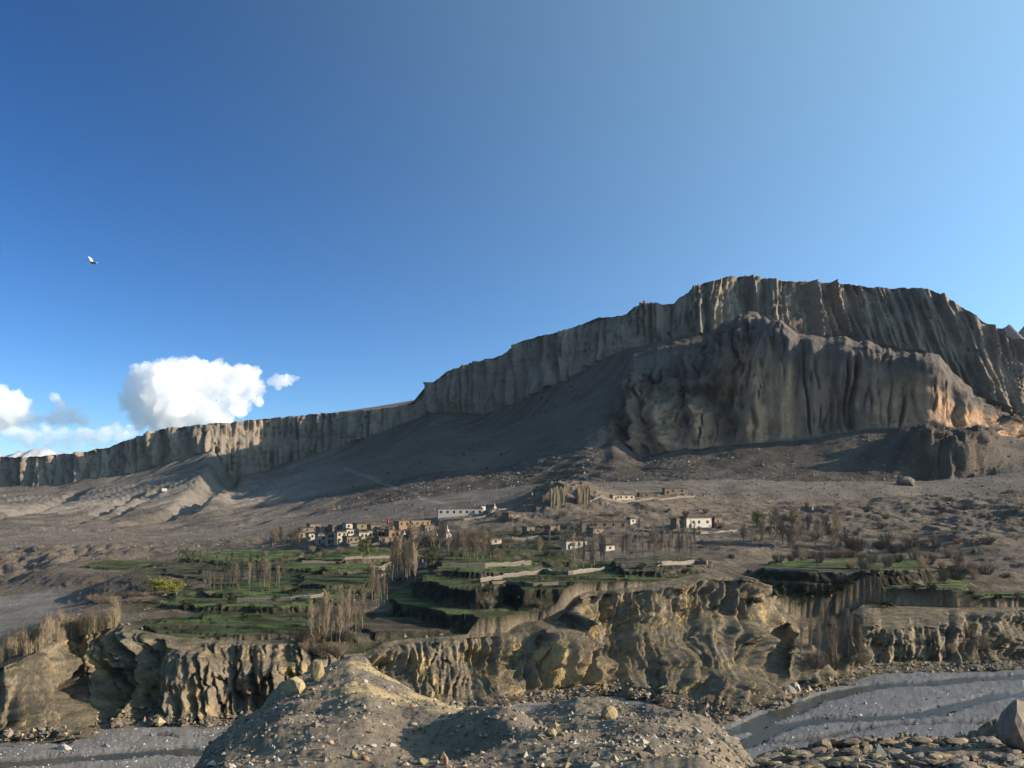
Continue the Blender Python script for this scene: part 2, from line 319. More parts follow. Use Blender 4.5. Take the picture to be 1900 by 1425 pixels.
# foreground: mounds, hollows, rubble relief
R = slice(0, rs[2].stop)
X, Y, U = GX[R], GY[R], GU[R]
def bump(u, v, y, rx, ry, h, ang=0):
    cx = (u - 950) / F * y; c, s = math.cos(ang), math.sin(ang)
    dx, dy = X - cx, Y - y
    return h * np.exp(-(((c * dx + s * dy) / rx) ** 2 + ((-s * dx + c * dy) / ry) ** 2))
f = bump(905, 0, 30, 1.6, 5.5, 1.3, 0.25) + bump(850, 0, 40, 2.2, 3.5, 0.7, .5) - bump(985, 0, 38, 2.2, 4.0, 0.9) - bump(800, 0, 26, 1.6, 3, .5)
f += bump(1110, 0, 46, 2.6, 3.0, 0.5) + bump(1290, 0, 38, 1.8, 4, .5) - bump(1345, 0, 31, .7, 3.5, 1.2)
f += bump(1880, 0, 44, 1.4, 2.2, 2.6)
nz = 0.45 * fbm2(X / 6, Y / 6, 3) + 0.07 * fbm2(X / 1.4, Y / 1.4, 3, .6) + 0.03 * fbm2(X / .35, Y / .35, 3, .6)
# slabby cracked rock on the right
rk = sstep(1385, 1440, U) * sstep(30, 36, Y)
cell = np.abs(n2(X / 1.6 + .6 * n2(X, Y), Y / 1.1)) ; cell2 = np.abs(n2(X / .6, Y / .45 + 9))
slab = -0.55 * (1 - sstep(0, 0.22, cell)) - 0.22 * (1 - sstep(0, .25, cell2)) + 0.5 * np.round(2.5 * n2(X / 3, Y / 2)) / 2.5
edge = sstep(0, .15, np.clip((Y - Yb[None, :]) / 10, 0, 1))
GZ[R] += ((f + nz) * (1 - .6 * rk) + rk * slab) * np.clip((Y - 7) / 6, 0, 1)

# talus rills and plain relief
R = slice(rs[9].start, rs[13].stop)
X, Y = GX[R], GY[R]; U = GU[R]
w_t = np.ones(X.shape, np.float32)
for i in (11, 12):
    w_t[rs[i].start - R.start: rs[i].stop - R.start] = (1 - sp)[None, :]
k0 = rs[9].start - R.start; k1 = rs[9].stop - R.start
w_t[k0:k1] *= 0.35
sx = X * 0.86 + Y * 0.5; sy = -X * .5 + Y * .86
left = 1 - sstep(420, 720, U)
ril = 3.4 * (1 - 2 * np.abs(n2((X * .93 - Y * .36) / 26 + .5 * n2(X / 60, Y / 60), (X * .36 + Y * .93) / 260))) * left
ril += 1.3 * (1 - 2 * np.abs(n2((X * .93 - Y * .36) / 9, (X * .36 + Y * .93) / 120))) * left
apron = sstep(900, 1010, U) * (1 - sstep(1250, 1400, U))
ril += (1.6 * (1 - 2 * np.abs(n2((X * .8 + Y * .6) / 13, (X * .6 - Y * .8) / 110))) + .8 * (1 - 2 * np.abs(n2((X * .8 + Y * .6) / 5, (X * .6 - Y * .8) / 50)))) * apron
mid = sstep(560, 700, U) * (1 - sstep(1060, 1140, U))
ril += (.9 * (1 - 2 * np.abs(n2((X * .75 - Y * .66) / 11 + .4 * n2(X / 40, Y / 40), (X * .66 + Y * .75) / 120))) + .45 * (1 - 2 * np.abs(n2((X * .75 - Y * .66) / 4.5, (X * .66 + Y * .75) / 45)))) * mid
ril += 2.0 * fbm2(X / 60, Y / 60, 3) * (1 - left * .5) + .5 * fbm2(X / 12, Y / 12, 3)
GZ[R] += w_t * ril
pr = slice(rs[9].start, rs[9].stop); tt_ = ROWT[pr][:, None]
GZ[pr] += (3.2 * sstep(1310, 1400, UC)[None, :] * (1 - sstep(1600, 1720, UC))[None, :] * sstep(.02, .07, tt_ + .02 * n2(GX[pr] / 25, GY[pr] / 25)) * (1 - sstep(.5, 1, tt_))).astype(np.float32)

# gully in the lit talus on the left
def gully(pts, wd, dp, skew=0):
    P = np.array([((u - 950) / F * y, y) for u, y in pts]); d = np.full(X.shape, 1e9, np.float32); sgn = np.zeros(X.shape, np.float32)
    for (ax, ay), (bx, by) in zip(P[:-1], P[1:]):
        ex, ey = bx - ax, by - ay
        t = np.clip(((X - ax) * ex + (Y - ay) * ey) / (ex * ex + ey * ey), 0, 1)
        dd = np.hypot(X - ax - ex * t, Y - ay - ey * t); m = dd < d
        d = np.where(m, dd, d)
    d = d + 4 * n2(X / 18, Y / 18)
    return -dp * (1 - sstep(0, wd, d))
GZ[R] += gully([(425, 1480), (420, 1380), (408, 1250), (385, 1100), (340, 960), (270, 850)], 26, 20)
GZ[R] += gully([(150, 1330), (110, 1150), (40, 1000), (-40, 900)], 20, 12) * .8
GZ[R] += gully([(250, 1150), (190, 1000), (120, 880)], 16, 7) + gully([(300, 1180), (250, 1040), (180, 900)], 13, 6)

R = slice(rs[8].start, rs[9].stop); X, Y = GX[R], GY[R]
kx = (1052 - 950) / F * 585
GZ[R] += (8.5 * np.exp(-((X - kx) / 26) ** 4 - ((Y - 590) / 34) ** 2) + 3.0 * np.exp(-((X - kx + 30) / 30) ** 2 - ((Y - 560) / 30) ** 2)) * (1 + .35 * fbm2(X / 9, Y / 9, 3))
# ------------------------------------------------------------------ cliff displacement
def normals():
    a = np.stack([np.gradient(GX, axis=1), np.gradient(GY, axis=1), np.gradient(GZ, axis=1)], -1)
    b = np.stack([np.gradient(GX, axis=0), np.gradient(GY, axis=0), np.gradient(GZ, axis=0)], -1)
    n = np.cross(a, b); n /= np.linalg.norm(n, axis=-1, keepdims=True) + 1e-9
    return n
def ridge3(x, y, z): return 1 - 2 * np.abs(n3(x, y, z))
def arc(Yl):
    """distance along a cliff line, per column"""
    Yl = gsm(Yl, 10); return np.concatenate([[0], np.cumsum(np.hypot(np.diff(TX * Yl), np.diff(Yl)))])
def lnorm(Yl):
    Yl = gsm(Yl, 12); tx = np.gradient(TX * Yl); ty = np.gradient(Yl); h = np.hypot(tx, ty); return (ty / h)[None, :].astype(np.float32), (-tx / h)[None, :].astype(np.float32)
def displace(R, wgt, Yl, terms, lo=.18, hi=.5, slant=0.0, wk=1.0):
    """terms: (kind, length along the cliff, length down it, amplitude); f = V-shaped flutes, c = cracks, s = strata, n = lumps"""
    X, Y, Z = GX[R], GY[R], GZ[R]; S = arc(Yl)
    n = NRM[R]; h = np.hypot(n[..., 0], n[..., 1]); hx, hy = lnorm(Yl)
    st = sstep(lo, hi, h) * wgt
    d = np.zeros(X.shape, np.float32); SS = (S[None, :] + slant * Z).astype(np.float32)
    for kind, s, sz, A in terms:
        if kind == 'f':
            wob = wk * (.45 * n2(SS / (s * 2.5), Z / (s * 1.6)) + .2 * n2(SS / s + 7, Z / (s * .8))) + .25 * n2(SS / (s * 3) + 3, Z / (s * 5))
            k = n2(SS / s + wob, Z / sz + s)
            m = .3 + 1.3 * np.clip(1.3 * n2(SS / (s * 4.3) + 9, Z / (s * 4)) + .4, 0, 1)
            e_ = 2.8 * np.sqrt(k * k + .003); d += A * m * ((1 - e_) if int(s * 10) % 2 else (e_ - .8))
        elif kind == 'c':                                     # narrow deep cracks
            k = np.abs(n2(SS / s + .3 * n2(SS / s, Z / (s * 2)), Z / sz + 3 * s))
            d -= A * (1 - sstep(.0, .10, k)) * sstep(-.1, .2, n2(SS / (s * 3) + 4, Z / (s * 3)))
        elif kind == 's': d += A * n2(Z / sz + .6 * n2(SS / (s * .2), Z / (sz * 6)), SS / s)
        else: d += A * n3(X / s + 31, Y / s, Z / sz)
    GX[R] += hx * d * st; GY[R] += hy * d * st
    GZ[R] += n[..., 2] * 0.1 * d * st
    return d * st
NRM = normals()
def rowfade(R, i0, i1, f=8):
    r = np.arange(R.start, R.stop); a = rs[i0].start; b = rs[i1].stop
    return np.minimum(sstep(0, f, r - a + 3.0), sstep(0, f, b - r + 2.0))[:, None].astype(np.float32)
R = slice(rs[4].start, rs[5].start + 6)
DISP = np.zeros(GX.shape, np.float32)
DISP[R] = displace(R, rowfade(R, 4, 4, 10), YC1, [('n', 22, 90, 9.0), ('n', 9, 40, 3.4), ('f', 4.4, 24, 2.0), ('f', 2.1, 11, 1.4), ('f', 1.0, 6, .7), ('c', 3.4, 9, 1.8), ('s', 60, 2.6, .9), ('s', 30, .9, .35), ('n', 3.2, 3.0, .9), ('n', 1.5, 1.3, .55), ('n', .7, .7, .32)], .08, .3, 0, .55)
R = slice(rs[5].start + 6, rs[8].stop)
DISP[R] = displace(R, np.float32(1), YM1, [('f', 1.6, 8, .5), ('n', 4, 3, 1.1), ('n', 1.1, 1.0, .45)])
R = slice(rs[11].start, rs[11].stop); lf = (sp * (1 - cl_sp))[None, :].astype(np.float32); rt = (sp * cl_sp)[None, :].astype(np.float32)
fw = rowfade(R, 11, 11, 10)
SSp = arc(sSF[0])[None, :].astype(np.float32)
GZ[R] += lf * fw * (9 * (1 - 2.4 * np.abs(n2(SSp / 26, GY[R] / 40))) + 5 * (1 - 2.4 * np.abs(n2(SSp / 11, GY[R] / 24 + 5)))) * (sstep(.1, .45, ROWT[R][:, None]) * (1 - sstep(.72, .95, ROWT[R][:, None]))).astype(np.float32)
NRM = normals()
displace(R, fw * lf, sSF[0], [('n', 60, 150, 16), ('f', 38.1, 200, 15), ('f', 17, 60, 7), ('f', 8.1, 22, 3.6), ('c', 17, 90, 15), ('c', 8, 40, 6), ('s', 300, 11, 4), ('n', 12, 11, 5), ('n', 5, 4, 2.8), ('n', 2.2, 2, 1.1)], .05, .3)
displace(R, fw * rt, sSF[0], [('n', 70, 220, 13), ('n', 13, 12, 3.2), ('f', 36, 400, 6), ('c', 30, 400, 15), ('c', 13, 120, 5), ('f', 9, 60, 1.5), ('s', 400, 9, 2.2), ('n', 5, 4, 1.3), ('n', 2.2, 2, .6)], .05, .3, 0, .3)
R = slice(rs[10].start, rs[10].stop)
NRM = normals()
displace(R, rowfade(R, 10, 10, 5) * btr[None, :].astype(np.float32), YM5, [('n', 34, 60, 12), ('f', 22, 90, 6), ('f', 9, 30, 3.5), ('c', 14, 60, 5), ('n', 6, 5, 2.4), ('n', 2.6, 2.2, 1.0)], .05, .3)
GZ[R] += (btr[None, :] * rowfade(R, 10, 10, 8) * (7 * fbm2(GX[R] / 26, GY[R] / 20, 4))).astype(np.float32)
NRM = normals()
R = slice(rs[14].start, rs[14].stop)
slM = 0.30 * sstep(1440, 1520, UC)[None, :]
DISP[R] = displace(R, rowfade(R, 14, 14, 3), YB, [('n', 45, 200, 8), ('f', 24, 300, 8), ('f', 11.1, 180, 6.0), ('f', 5.6, 70, 3.4), ('f', 3.3, 40, 1.4), ('c', 10, 160, 7), ('s', 500, 9, 1.0), ('n', 6, 8, 1.2), ('n', 3, 4, .7)], .02, .15, slM, .12)

# ------------------------------------------------------------------ helpers to stand things on the ground
def col_of(u): return int(np.clip(np.searchsorted(UC, u), 1, NC - 1))
def hit(u, v, ymin=0):
    """the first ground point seen at photo pixel (u, v)"""
    j = col_of(u); sv = VH - (GZ[:, j] - ZC) / GY[:, j] * F
    ok = np.nonzero((sv <= v) & (GY[:, j] >= ymin))[0]
    i = int(ok[0]) if len(ok) else NR - 1
    return Vector((float(GX[i, j]), float(GY[i, j]), float(GZ[i, j])))
def ground(x, y):
    u = 950 + x / y * F; j = col_of(u); jj = [j - 1, j]
    z = []
    for c in jj:
        i = int(np.clip(np.searchsorted(GY[:, c], y), 1, NR - 1)); y0, y1 = GY[i - 1, c], GY[i, c]
        t = 0 if y1 <= y0 else min(max((y - y0) / (y1 - y0), 0), 1)
        z.append(GZ[i - 1, c] * (1 - t) + GZ[i, c] * t)
    t = min(max((u - UC[j - 1]) / (UC[j] - UC[j - 1]), 0), 1)
    return float(z[0] * (1 - t) + z[1] * t)

# ------------------------------------------------------------------ materials
def newmat(name):
    m = bpy.data.materials.new(name); m.use_nodes = True; t = m.node_tree
    b = t.nodes['Principled BSDF']; b.inputs['Roughness'].default_value = 0.95
    b.inputs['Specular IOR Level'].default_value = 0.1
    return m, t, b
def terrain_mat(name, scales, amp, bumps):
    """vertex base colour broken up with noise, plus fine relief"""
    m, t, b = newmat(name); L = t.links.new
    at = t.nodes.new('ShaderNodeAttribute'); at.attribute_name = 'base'
    geo = t.nodes.new('ShaderNodeNewGeometry')
    col = at.outputs['Color']
    for s, a_ in zip(scales, amp):
        n = t.nodes.new('ShaderNodeTexNoise'); n.inputs['Scale'].default_value = s; n.inputs['Detail'].default_value = 6; n.inputs['Roughness'].default_value = .65
        L(geo.outputs['Position'], n.inputs['Vector'])
        mr = t.nodes.new('ShaderNodeMapRange'); mr.inputs['From Min'].default_value = .3; mr.inputs['From Max'].default_value = .7
        mr.inputs['To Min'].default_value = 1 - a_; mr.inputs['To Max'].default_value = 1 + a_
        L(n.outputs['Fac'], mr.inputs['Value'])
        mx = t.nodes.new('ShaderNodeMix'); mx.data_type = 'RGBA'; mx.blend_type = 'MULTIPLY'; mx.inputs[0].default_value = 1
        L(col, mx.inputs[6]); L(mr.outputs['Result'], mx.inputs[7]); col = mx.outputs[2]
    L(col, b.inputs['Base Color'])
    prev = None
    for bp_ in bumps:
        s, st, dist = bp_[:3]; zs = bp_[3] if len(bp_) > 3 else 1.0
        n = t.nodes.new('ShaderNodeTexNoise'); n.inputs['Scale'].default_value = s; n.inputs['Detail'].default_value = 8; n.inputs['Roughness'].default_value = .68
        mp = t.nodes.new('ShaderNodeMapping'); mp.inputs['Scale'].default_value = (1, 1, zs)
        L(geo.outputs['Position'], mp.inputs['Vector']); L(mp.outputs[0], n.inputs['Vector'])
        bp = t.nodes.new('ShaderNodeBump'); bp.inputs['Strength'].default_value = st; bp.inputs['Distance'].default_value = dist
        L(n.outputs['Fac'], bp.inputs['Height'])
        if prev: L(prev.outputs[0], bp.inputs['Normal'])
        prev = bp
    if prev: L(prev.outputs[0], b.inputs['Normal'])
    return m
M_FG = terrain_mat('gravelly_earth', (2.5, 14), (.25, .35), ((3, .6, .12), (14, .7, .05)))
M_RIVER = terrain_mat('river_gravel', (.12, 1.6, 5), (.15, .25, .25), ((1.2, .7, .25), (4, .6, .1)))
M_BANK = terrain_mat('eroded_clay', (.12, .7), (.25, .28), ((.45, 1.0, 2.2, .35), (1.6, 1.0, .7, .6)))
M_SHELF = terrain_mat('terrace_earth', (.06, .5), (.3, .35), ((.25, 1.0, 1.6), (1.0, 1.0, .6)))
M_FIELD = terrain_mat('young_barley', (.15, 1.5), (.3, .3), ((.5, .9, .5), (2.5, .7, .2)))
M_FAR = terrain_mat('mountain_rock', (.01, .06, .3), (.1, .16, .12), ((.045, .6, 12, .35), (.2, .8, 3.5, .5)))
M_TALUS = terrain_mat('scree', (.01, .05, .3), (.12, .14, .14), ((.03, .6, 8), (.15, 1.0, 4.0), (.6, .8, 1.0)))

# ------------------------------------------------------------------ base colours
C = np.zeros(GX.shape + (3,), np.float32)
def rgb(*c): return np.array(c, np.float32)
NRM = normals(); NZ = NRM[..., 2]
steep = sstep(.85, .5, NZ) if False else 1 - sstep(.5, .85, NZ)
def mixc(a, b, t): return a + (b - a) * t[..., None]
def pat(s, o=3, ox=0): return .5 + .5 * np.clip(fbm2(GXs / s + ox, GYs / s, o) * 1.6, -1, 1)
for i in range(len(SEG) - 1):
    R = rs[i] if i < len(SEG) - 2 else slice(rs[i].start, NR)
    GXs, GYs, GZs = GX[R], GY[R], GZ[R]; st = steep[R]; U = GU[R]
    if i <= 2:
        c = mixc(rgb(.20, .165, .125), rgb(.27, .22, .155), pat(5))
        oc = sstep(.25, .75, pat(9, 3, 4)) * sstep(560, 690, U) * (1 - sstep(860, 900, U)) * sstep(30, 40, GYs)
        c = mixc(c, rgb(.44, .34, .18), np.clip(oc * 1.3, 0, 1))
        c = mixc(c, rgb(.27, .215, .15), sstep(1385, 1440, U))
    elif i == 3:
        c = mixc(rgb(.36, .325, .285), rgb(.30, .275, .25), pat(14))
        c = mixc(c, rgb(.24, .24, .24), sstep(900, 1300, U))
        c = mixc(c, rgb(.12, .11, .10), sstep(-.12, -.5, CHD) if False else 1 - sstep(-.5, -.12, CHD))
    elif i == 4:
        p = sstep(.35, .75, pat(11, 4, 2)); t = ROWT[SEGI == 4][:, None] * np.ones_like(U)
        och = mixc(rgb(.42, .31, .165), rgb(.56, .40, .18), pat(5, 3, 9))
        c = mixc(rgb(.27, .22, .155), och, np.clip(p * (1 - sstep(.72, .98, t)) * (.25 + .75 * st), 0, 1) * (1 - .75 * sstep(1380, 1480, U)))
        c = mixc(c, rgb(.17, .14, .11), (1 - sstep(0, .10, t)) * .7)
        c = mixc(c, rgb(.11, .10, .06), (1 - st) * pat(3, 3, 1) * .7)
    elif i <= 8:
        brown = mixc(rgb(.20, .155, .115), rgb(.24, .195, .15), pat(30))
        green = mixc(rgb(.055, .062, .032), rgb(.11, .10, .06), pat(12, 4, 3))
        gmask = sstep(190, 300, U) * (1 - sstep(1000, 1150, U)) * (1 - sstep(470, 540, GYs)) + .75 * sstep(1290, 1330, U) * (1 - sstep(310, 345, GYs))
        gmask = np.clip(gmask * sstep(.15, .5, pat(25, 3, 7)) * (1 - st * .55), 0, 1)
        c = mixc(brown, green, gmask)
        c = mixc(c, rgb(.075, .066, .05), st * sstep(280, 330, U) * (1 - sstep(400, 450, GYs)))  # steep terrace banks: dark scrub, with shade put into the colour too
        c = mixc(c, rgb(.33, .30, .26), (1 - sstep(90, 170, U)) * sstep(215, 240, GYs) * (1 - sstep(370, 410, GYs)))
    elif i == 9:
        c = mixc(rgb(.245, .205, .165), rgb(.29, .25, .21), pat(40))
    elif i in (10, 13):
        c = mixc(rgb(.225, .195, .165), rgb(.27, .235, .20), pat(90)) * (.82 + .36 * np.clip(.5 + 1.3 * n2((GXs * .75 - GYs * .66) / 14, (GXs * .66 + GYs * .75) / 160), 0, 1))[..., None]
    elif i in (11, 12):
        p = sstep(.3, .8, pat(70, 3, 5))
        zf = np.clip((GZs - sSF[1][None, :]) / (sST[1] - sSF[1])[None, :], 0, 1) + .22 * (pat(38, 3, 2) - .5)
        rk_ = mixc(rgb(.16, .135, .115), rgb(.52, .33, .20), (np.clip(p * 1.3 + .35, 0, 1) * (1 - sstep(.38, .72, zf)) * np.clip(st + .3, 0, 1)).astype(np.float32))
        c = mixc(mixc(rgb(.225, .195, .165), rgb(.27, .235, .20), pat(90)), rk_, np.broadcast_to(sp[None, :], U.shape))
    elif i == 14:
        c = mixc(rgb(.25, .215, .175), rgb(.33, .27, .205), pat(45, 3, 3))
    else:
        c = mixc(rgb(.24, .20, .165), rgb(.28, .235, .19), pat(120))
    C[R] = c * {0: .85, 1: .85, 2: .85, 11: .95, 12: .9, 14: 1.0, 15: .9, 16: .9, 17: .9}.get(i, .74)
    if i in (10, 13): C[R] *= (.8 + .45 * (1 - sstep(480, 720, UC)))[None, :, None].astype(np.float32)  # paler scree on the left, also brightened in colour for its weak sunlight
    if 5 <= i <= 8: C[R] *= (1 + .38 * sstep(.6, .9, NZ[R]))[..., None]  # level ground painted lighter to offset the low grazing sun
    if i <= 2: C[R] *= 1.12
    if i == 9: C[R] *= 1.1
    if i in (11, 12): C[R] *= (1 - (.4 - .45 * (1 - sstep(480, 720, UC))) * (1 - sp))[None, :, None].astype(np.float32)  # open talus beside the spur: same painted brightening on the sunlit left
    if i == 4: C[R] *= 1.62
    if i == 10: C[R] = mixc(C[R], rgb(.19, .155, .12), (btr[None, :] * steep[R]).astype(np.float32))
for k, (z, pg, crop) in enumerate(TERR):
    m = FIELDG == k
    gcol = np.array({'green': (.074, .096, .034), 'dull': (.085, .085, .048), 'bare': (.15, .125, .095)}[crop], np.float32) * (.8 + .5 * ((k * 37) % 10) / 10)
    xx, yy = GX[m], GY[m]; t1 = np.clip(.5 + 1.5 * fbm2(xx / 14 + k, yy / 7, 4, .6), 0, 1); t2 = sstep(.45, .8, .5 + .8 * n2(xx / 30, yy / 3.2 + k))
    cc_ = gcol[None, :] * (.6 + .8 * t1)[:, None]; brn = np.array((.085, .07, .05), np.float32)
    cc_ = cc_ + (brn - cc_) * (.55 * t2 + .75 * (1 - sstep(.8, .95, NZ[m])))[:, None].clip(0, 1); C[m] = cc_

# worn footpath across the shaded scree
PP = [hit(u, v, 600) for u, v in ((640, 868), (700, 890), (760, 912), (830, 936))]
dpa = np.full(GX.shape, 1e9, np.float32)
for a_, b2 in zip(PP[:-1], PP[1:]):
    ex, ey = b2.x - a_.x, b2.y - a_.y; t = np.clip(((GX - a_.x) * ex + (GY - a_.y) * ey) / (ex * ex + ey * ey), 0, 1)
    dpa = np.minimum(dpa, np.hypot(GX - a_.x - ex * t, GY - a_.y - ey * t))
C *= (1 + .5 * (1 - sstep(1.5, 4.5, dpa)))[..., None]
# ------------------------------------------------------------------ split the ground into its pieces
def link(o, parent=None):
    COL.objects.link(o)
    if parent: o.parent = parent
    return o
def tag(o, label=None, cat=None, group=None, kind=None):
    if label: o['label'] = label
    if cat: o['category'] = cat
    if group: o['group'] = group
    if kind: o['kind'] = kind
    return o
def np_mesh(name, V, Q, cols=None, smooth=True):
    me = bpy.data.meshes.new(name); nv, nq = len(V), len(Q); k = Q.shape[1]
    me.vertices.add(nv); me.vertices.foreach_set('co', np.ascontiguousarray(V, np.float32).ravel())
    me.loops.add(nq * k); me.loops.foreach_set('vertex_index', np.ascontiguousarray(Q, np.int32).ravel())
    me.polygons.add(nq); me.polygons.foreach_set('loop_start', np.arange(0, nq * k, k, dtype=np.int32))
    me.polygons.foreach_set('loop_total', np.full(nq, k, np.int32))
    me.polygons.foreach_set('use_smooth', np.full(nq, smooth, bool))
    me.update(calc_edges=True)
    if cols is not None:
        at = me.attributes.new('base', 'FLOAT_COLOR', 'POINT')
        at.data.foreach_set('color', np.concatenate([cols, np.ones((nv, 1), np.float32)], 1).astype(np.float32).ravel())
    return me
C *= 0.74
VV = np.stack([GX, GY, GZ], -1).reshape(-1, 3); CC = C.reshape(-1, 3)
idx = np.arange(NR * NC).reshape(NR, NC)
QUAD = np.stack([idx[:-1, :-1], idx[:-1, 1:], idx[1:, 1:], idx[1:, :-1]], -1)      # (NR-1, NC-1, 4)
FQ = FIELDG[:-1, :-1]
seg_obj = {0: 'foreground_hill', 1: 'foreground_hill', 2: 'foreground_hill', 3: 'river_bed', 4: 'river_cliff', 5: 'terraced_shelf', 6: 'terraced_shelf', 7: 'terraced_shelf', 8: 'village_slope',
           9: 'plain', 10: 'talus_slope', 11: 'rock_spur', 12: 'rock_spur', 13: 'talus_slope', 14: 'mesa_cliff', 15: 'mesa_top', 16: 'mesa_top', 17: 'mesa_top'}
seg_mat = {'foreground_hill': M_FG, 'river_bed': M_RIVER, 'river_cliff': M_BANK, 'terraced_shelf': M_SHELF, 'village_slope': M_SHELF, 'plain': M_SHELF, 'talus_slope': M_TALUS}
names = list(dict.fromkeys(seg_obj.values()))
segq = np.array([names.index(seg_obj[s]) for s in SEGI[:-1]])[:, None] * np.ones((1, NC - 1), int)
TERRAIN = {}
def piece(name, mask, mat):
    q_ = QUAD[mask]; used, inv = np.unique(q_.ravel(), return_inverse=True)
    me = np_mesh(name, VV[used], inv.reshape(-1, 4), CC[used]); me.materials.append(mat)
    o = link(bpy.data.objects.new(name, me)); tag(o, kind='structure'); TERRAIN.setdefault(name, o); return o
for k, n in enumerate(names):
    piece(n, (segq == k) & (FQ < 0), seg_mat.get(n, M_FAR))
for k in range(len(TERR)):
    m = FQ == k
    if m.sum() > 30: piece('terraced_field', m, M_FIELD if TERR[k][2] != 'bare' else M_SHELF)

# ------------------------------------------------------------------ mesh helpers for things
def obj(name, me, mat=None, parent=None):
    if mat is not None and len(me.materials) == 0: me.materials.append(mat)
    return link(bpy.data.objects.new(name, me), parent)
def empty(name, loc, rz=0.0):
    o = bpy.data.objects.new(name, None); o.location = loc; o.rotation_euler = (0, 0, rz); o.empty_display_size = .5
    return link(o)
class MB:
    def __init__(self): self.v = []; self.f = []
    def add(self, vs, fs):
        b = len(self.v); self.v += [tuple(p) for p in vs]; self.f += [tuple(i + b for i in q_) for q_ in fs]
    def box(self, x0, x1, y0, y1, z0, z1, tx=0.0, ty=0.0, jit=0.0):
        r = (lambda: random.uniform(-jit, jit)) if jit else (lambda: 0.0)
        vs = [(x + r() + (tx if t and x == x0 else -tx if t else 0), y + r() + (ty if t and y == y0 else -ty if t else 0), z + r())
              for t, z in ((0, z0), (1, z1)) for x, y in ((x0, y0), (x1, y0), (x1, y1), (x0, y1))]
        self.add(vs, [(3, 2, 1, 0), (4, 5, 6, 7), (0, 1, 5, 4), (1, 2, 6, 5), (2, 3, 7, 6), (3, 0, 4, 7)])
    def tube(self, pts, rad, n=3):
        P = [Vector(p) for p in pts]; vs = []; fs = []
        for i, p in enumerate(P):
            d = (P[min(i + 1, len(P) - 1)] - P[max(i - 1, 0)]).normalized()
            a_ = d.orthogonal().normalized(); b_ = d.cross(a_)
            for k in range(n):
                t = 2 * math.pi * k / n; vs.append(p + (a_ * math.cos(t) + b_ * math.sin(t)) * rad[i])
        for i in range(len(P) - 1):
            for k in range(n):
                fs.append((i * n + k, i * n + (k + 1) % n, (i + 1) * n + (k + 1) % n, (i + 1) * n + k))
        self.add(vs, fs)
    def lathe(self, prof, n=10, sx=1, sy=1, c=(0, 0)):
        vs = [(c[0] + r * math.cos(2 * math.pi * k / n) * sx, c[1] + r * math.sin(2 * math.pi * k / n) * sy, z) for r, z in prof for k in range(n)]
        fs = [(i * n + k, i * n + (k + 1) % n, (i + 1) * n + (k + 1) % n, (i + 1) * n + k) for i in range(len(prof) - 1) for k in range(n)]
        fs.append(tuple(range((len(prof) - 1) * n, len(prof) * n))); fs.append(tuple(reversed(range(n))))
        self.add(vs, fs)
    def mesh(self, name, smooth=False):
        me = bpy.data.meshes.new(name); me.from_pydata(self.v, [], self.f); me.update()
        if smooth: me.polygons.foreach_set('use_smooth', [True] * len(me.polygons))
        return me
    def build(self, name, mat, parent=None, smooth=False): return obj(name, self.mesh(name, smooth), mat, parent)

def plain(name, c, rough=.9, var=.2, scale=3.0, bump=.3, dist=.05, spec=.1):
    m, t, b = newmat(name); L = t.links.new; b.inputs['Roughness'].default_value = rough; b.inputs['Specular IOR Level'].default_value = spec
    tc = t.nodes.new('ShaderNodeTexCoord'); oi = t.nodes.new('ShaderNodeObjectInfo')
    n = t.nodes.new('ShaderNodeTexNoise'); n.inputs['Scale'].default_value = scale; n.inputs['Detail'].default_value = 6
    L(tc.outputs['Object'], n.inputs['Vector'])
    mr = t.nodes.new('ShaderNodeMapRange'); mr.inputs['From Min'].default_value = .3; mr.inputs['From Max'].default_value = .7
    mr.inputs['To Min'].default_value = 1 - var; mr.inputs['To Max'].default_value = 1 + var; L(n.outputs['Fac'], mr.inputs['Value'])
    ad = t.nodes.new('ShaderNodeMapRange'); ad.inputs['To Min'].default_value = 1 - var; ad.inputs['To Max'].default_value = 1 + var
    L(oi.outputs['Random'], ad.inputs['Value'])
    mu = t.nodes.new('ShaderNodeMath'); mu.operation = 'MULTIPLY'; L(mr.outputs[0], mu.inputs[0]); L(ad.outputs[0], mu.inputs[1])
    mx = t.nodes.new('ShaderNodeMix'); mx.data_type = 'RGBA'; mx.blend_type = 'MULTIPLY'; mx.inputs[0].default_value = 1
    mx.inputs[6].default_value = (c[0] * .76, c[1] * .76, c[2] * .76, 1); L(mu.outputs[0], mx.inputs[7]); L(mx.outputs[2], b.inputs['Base Color'])
    if bump:
        bp = t.nodes.new('ShaderNodeBump'); bp.inputs['Strength'].default_value = bump; bp.inputs['Distance'].default_value = dist
        L(n.outputs['Fac'], bp.inputs['Height']); L(bp.outputs[0], b.inputs['Normal'])
    return m
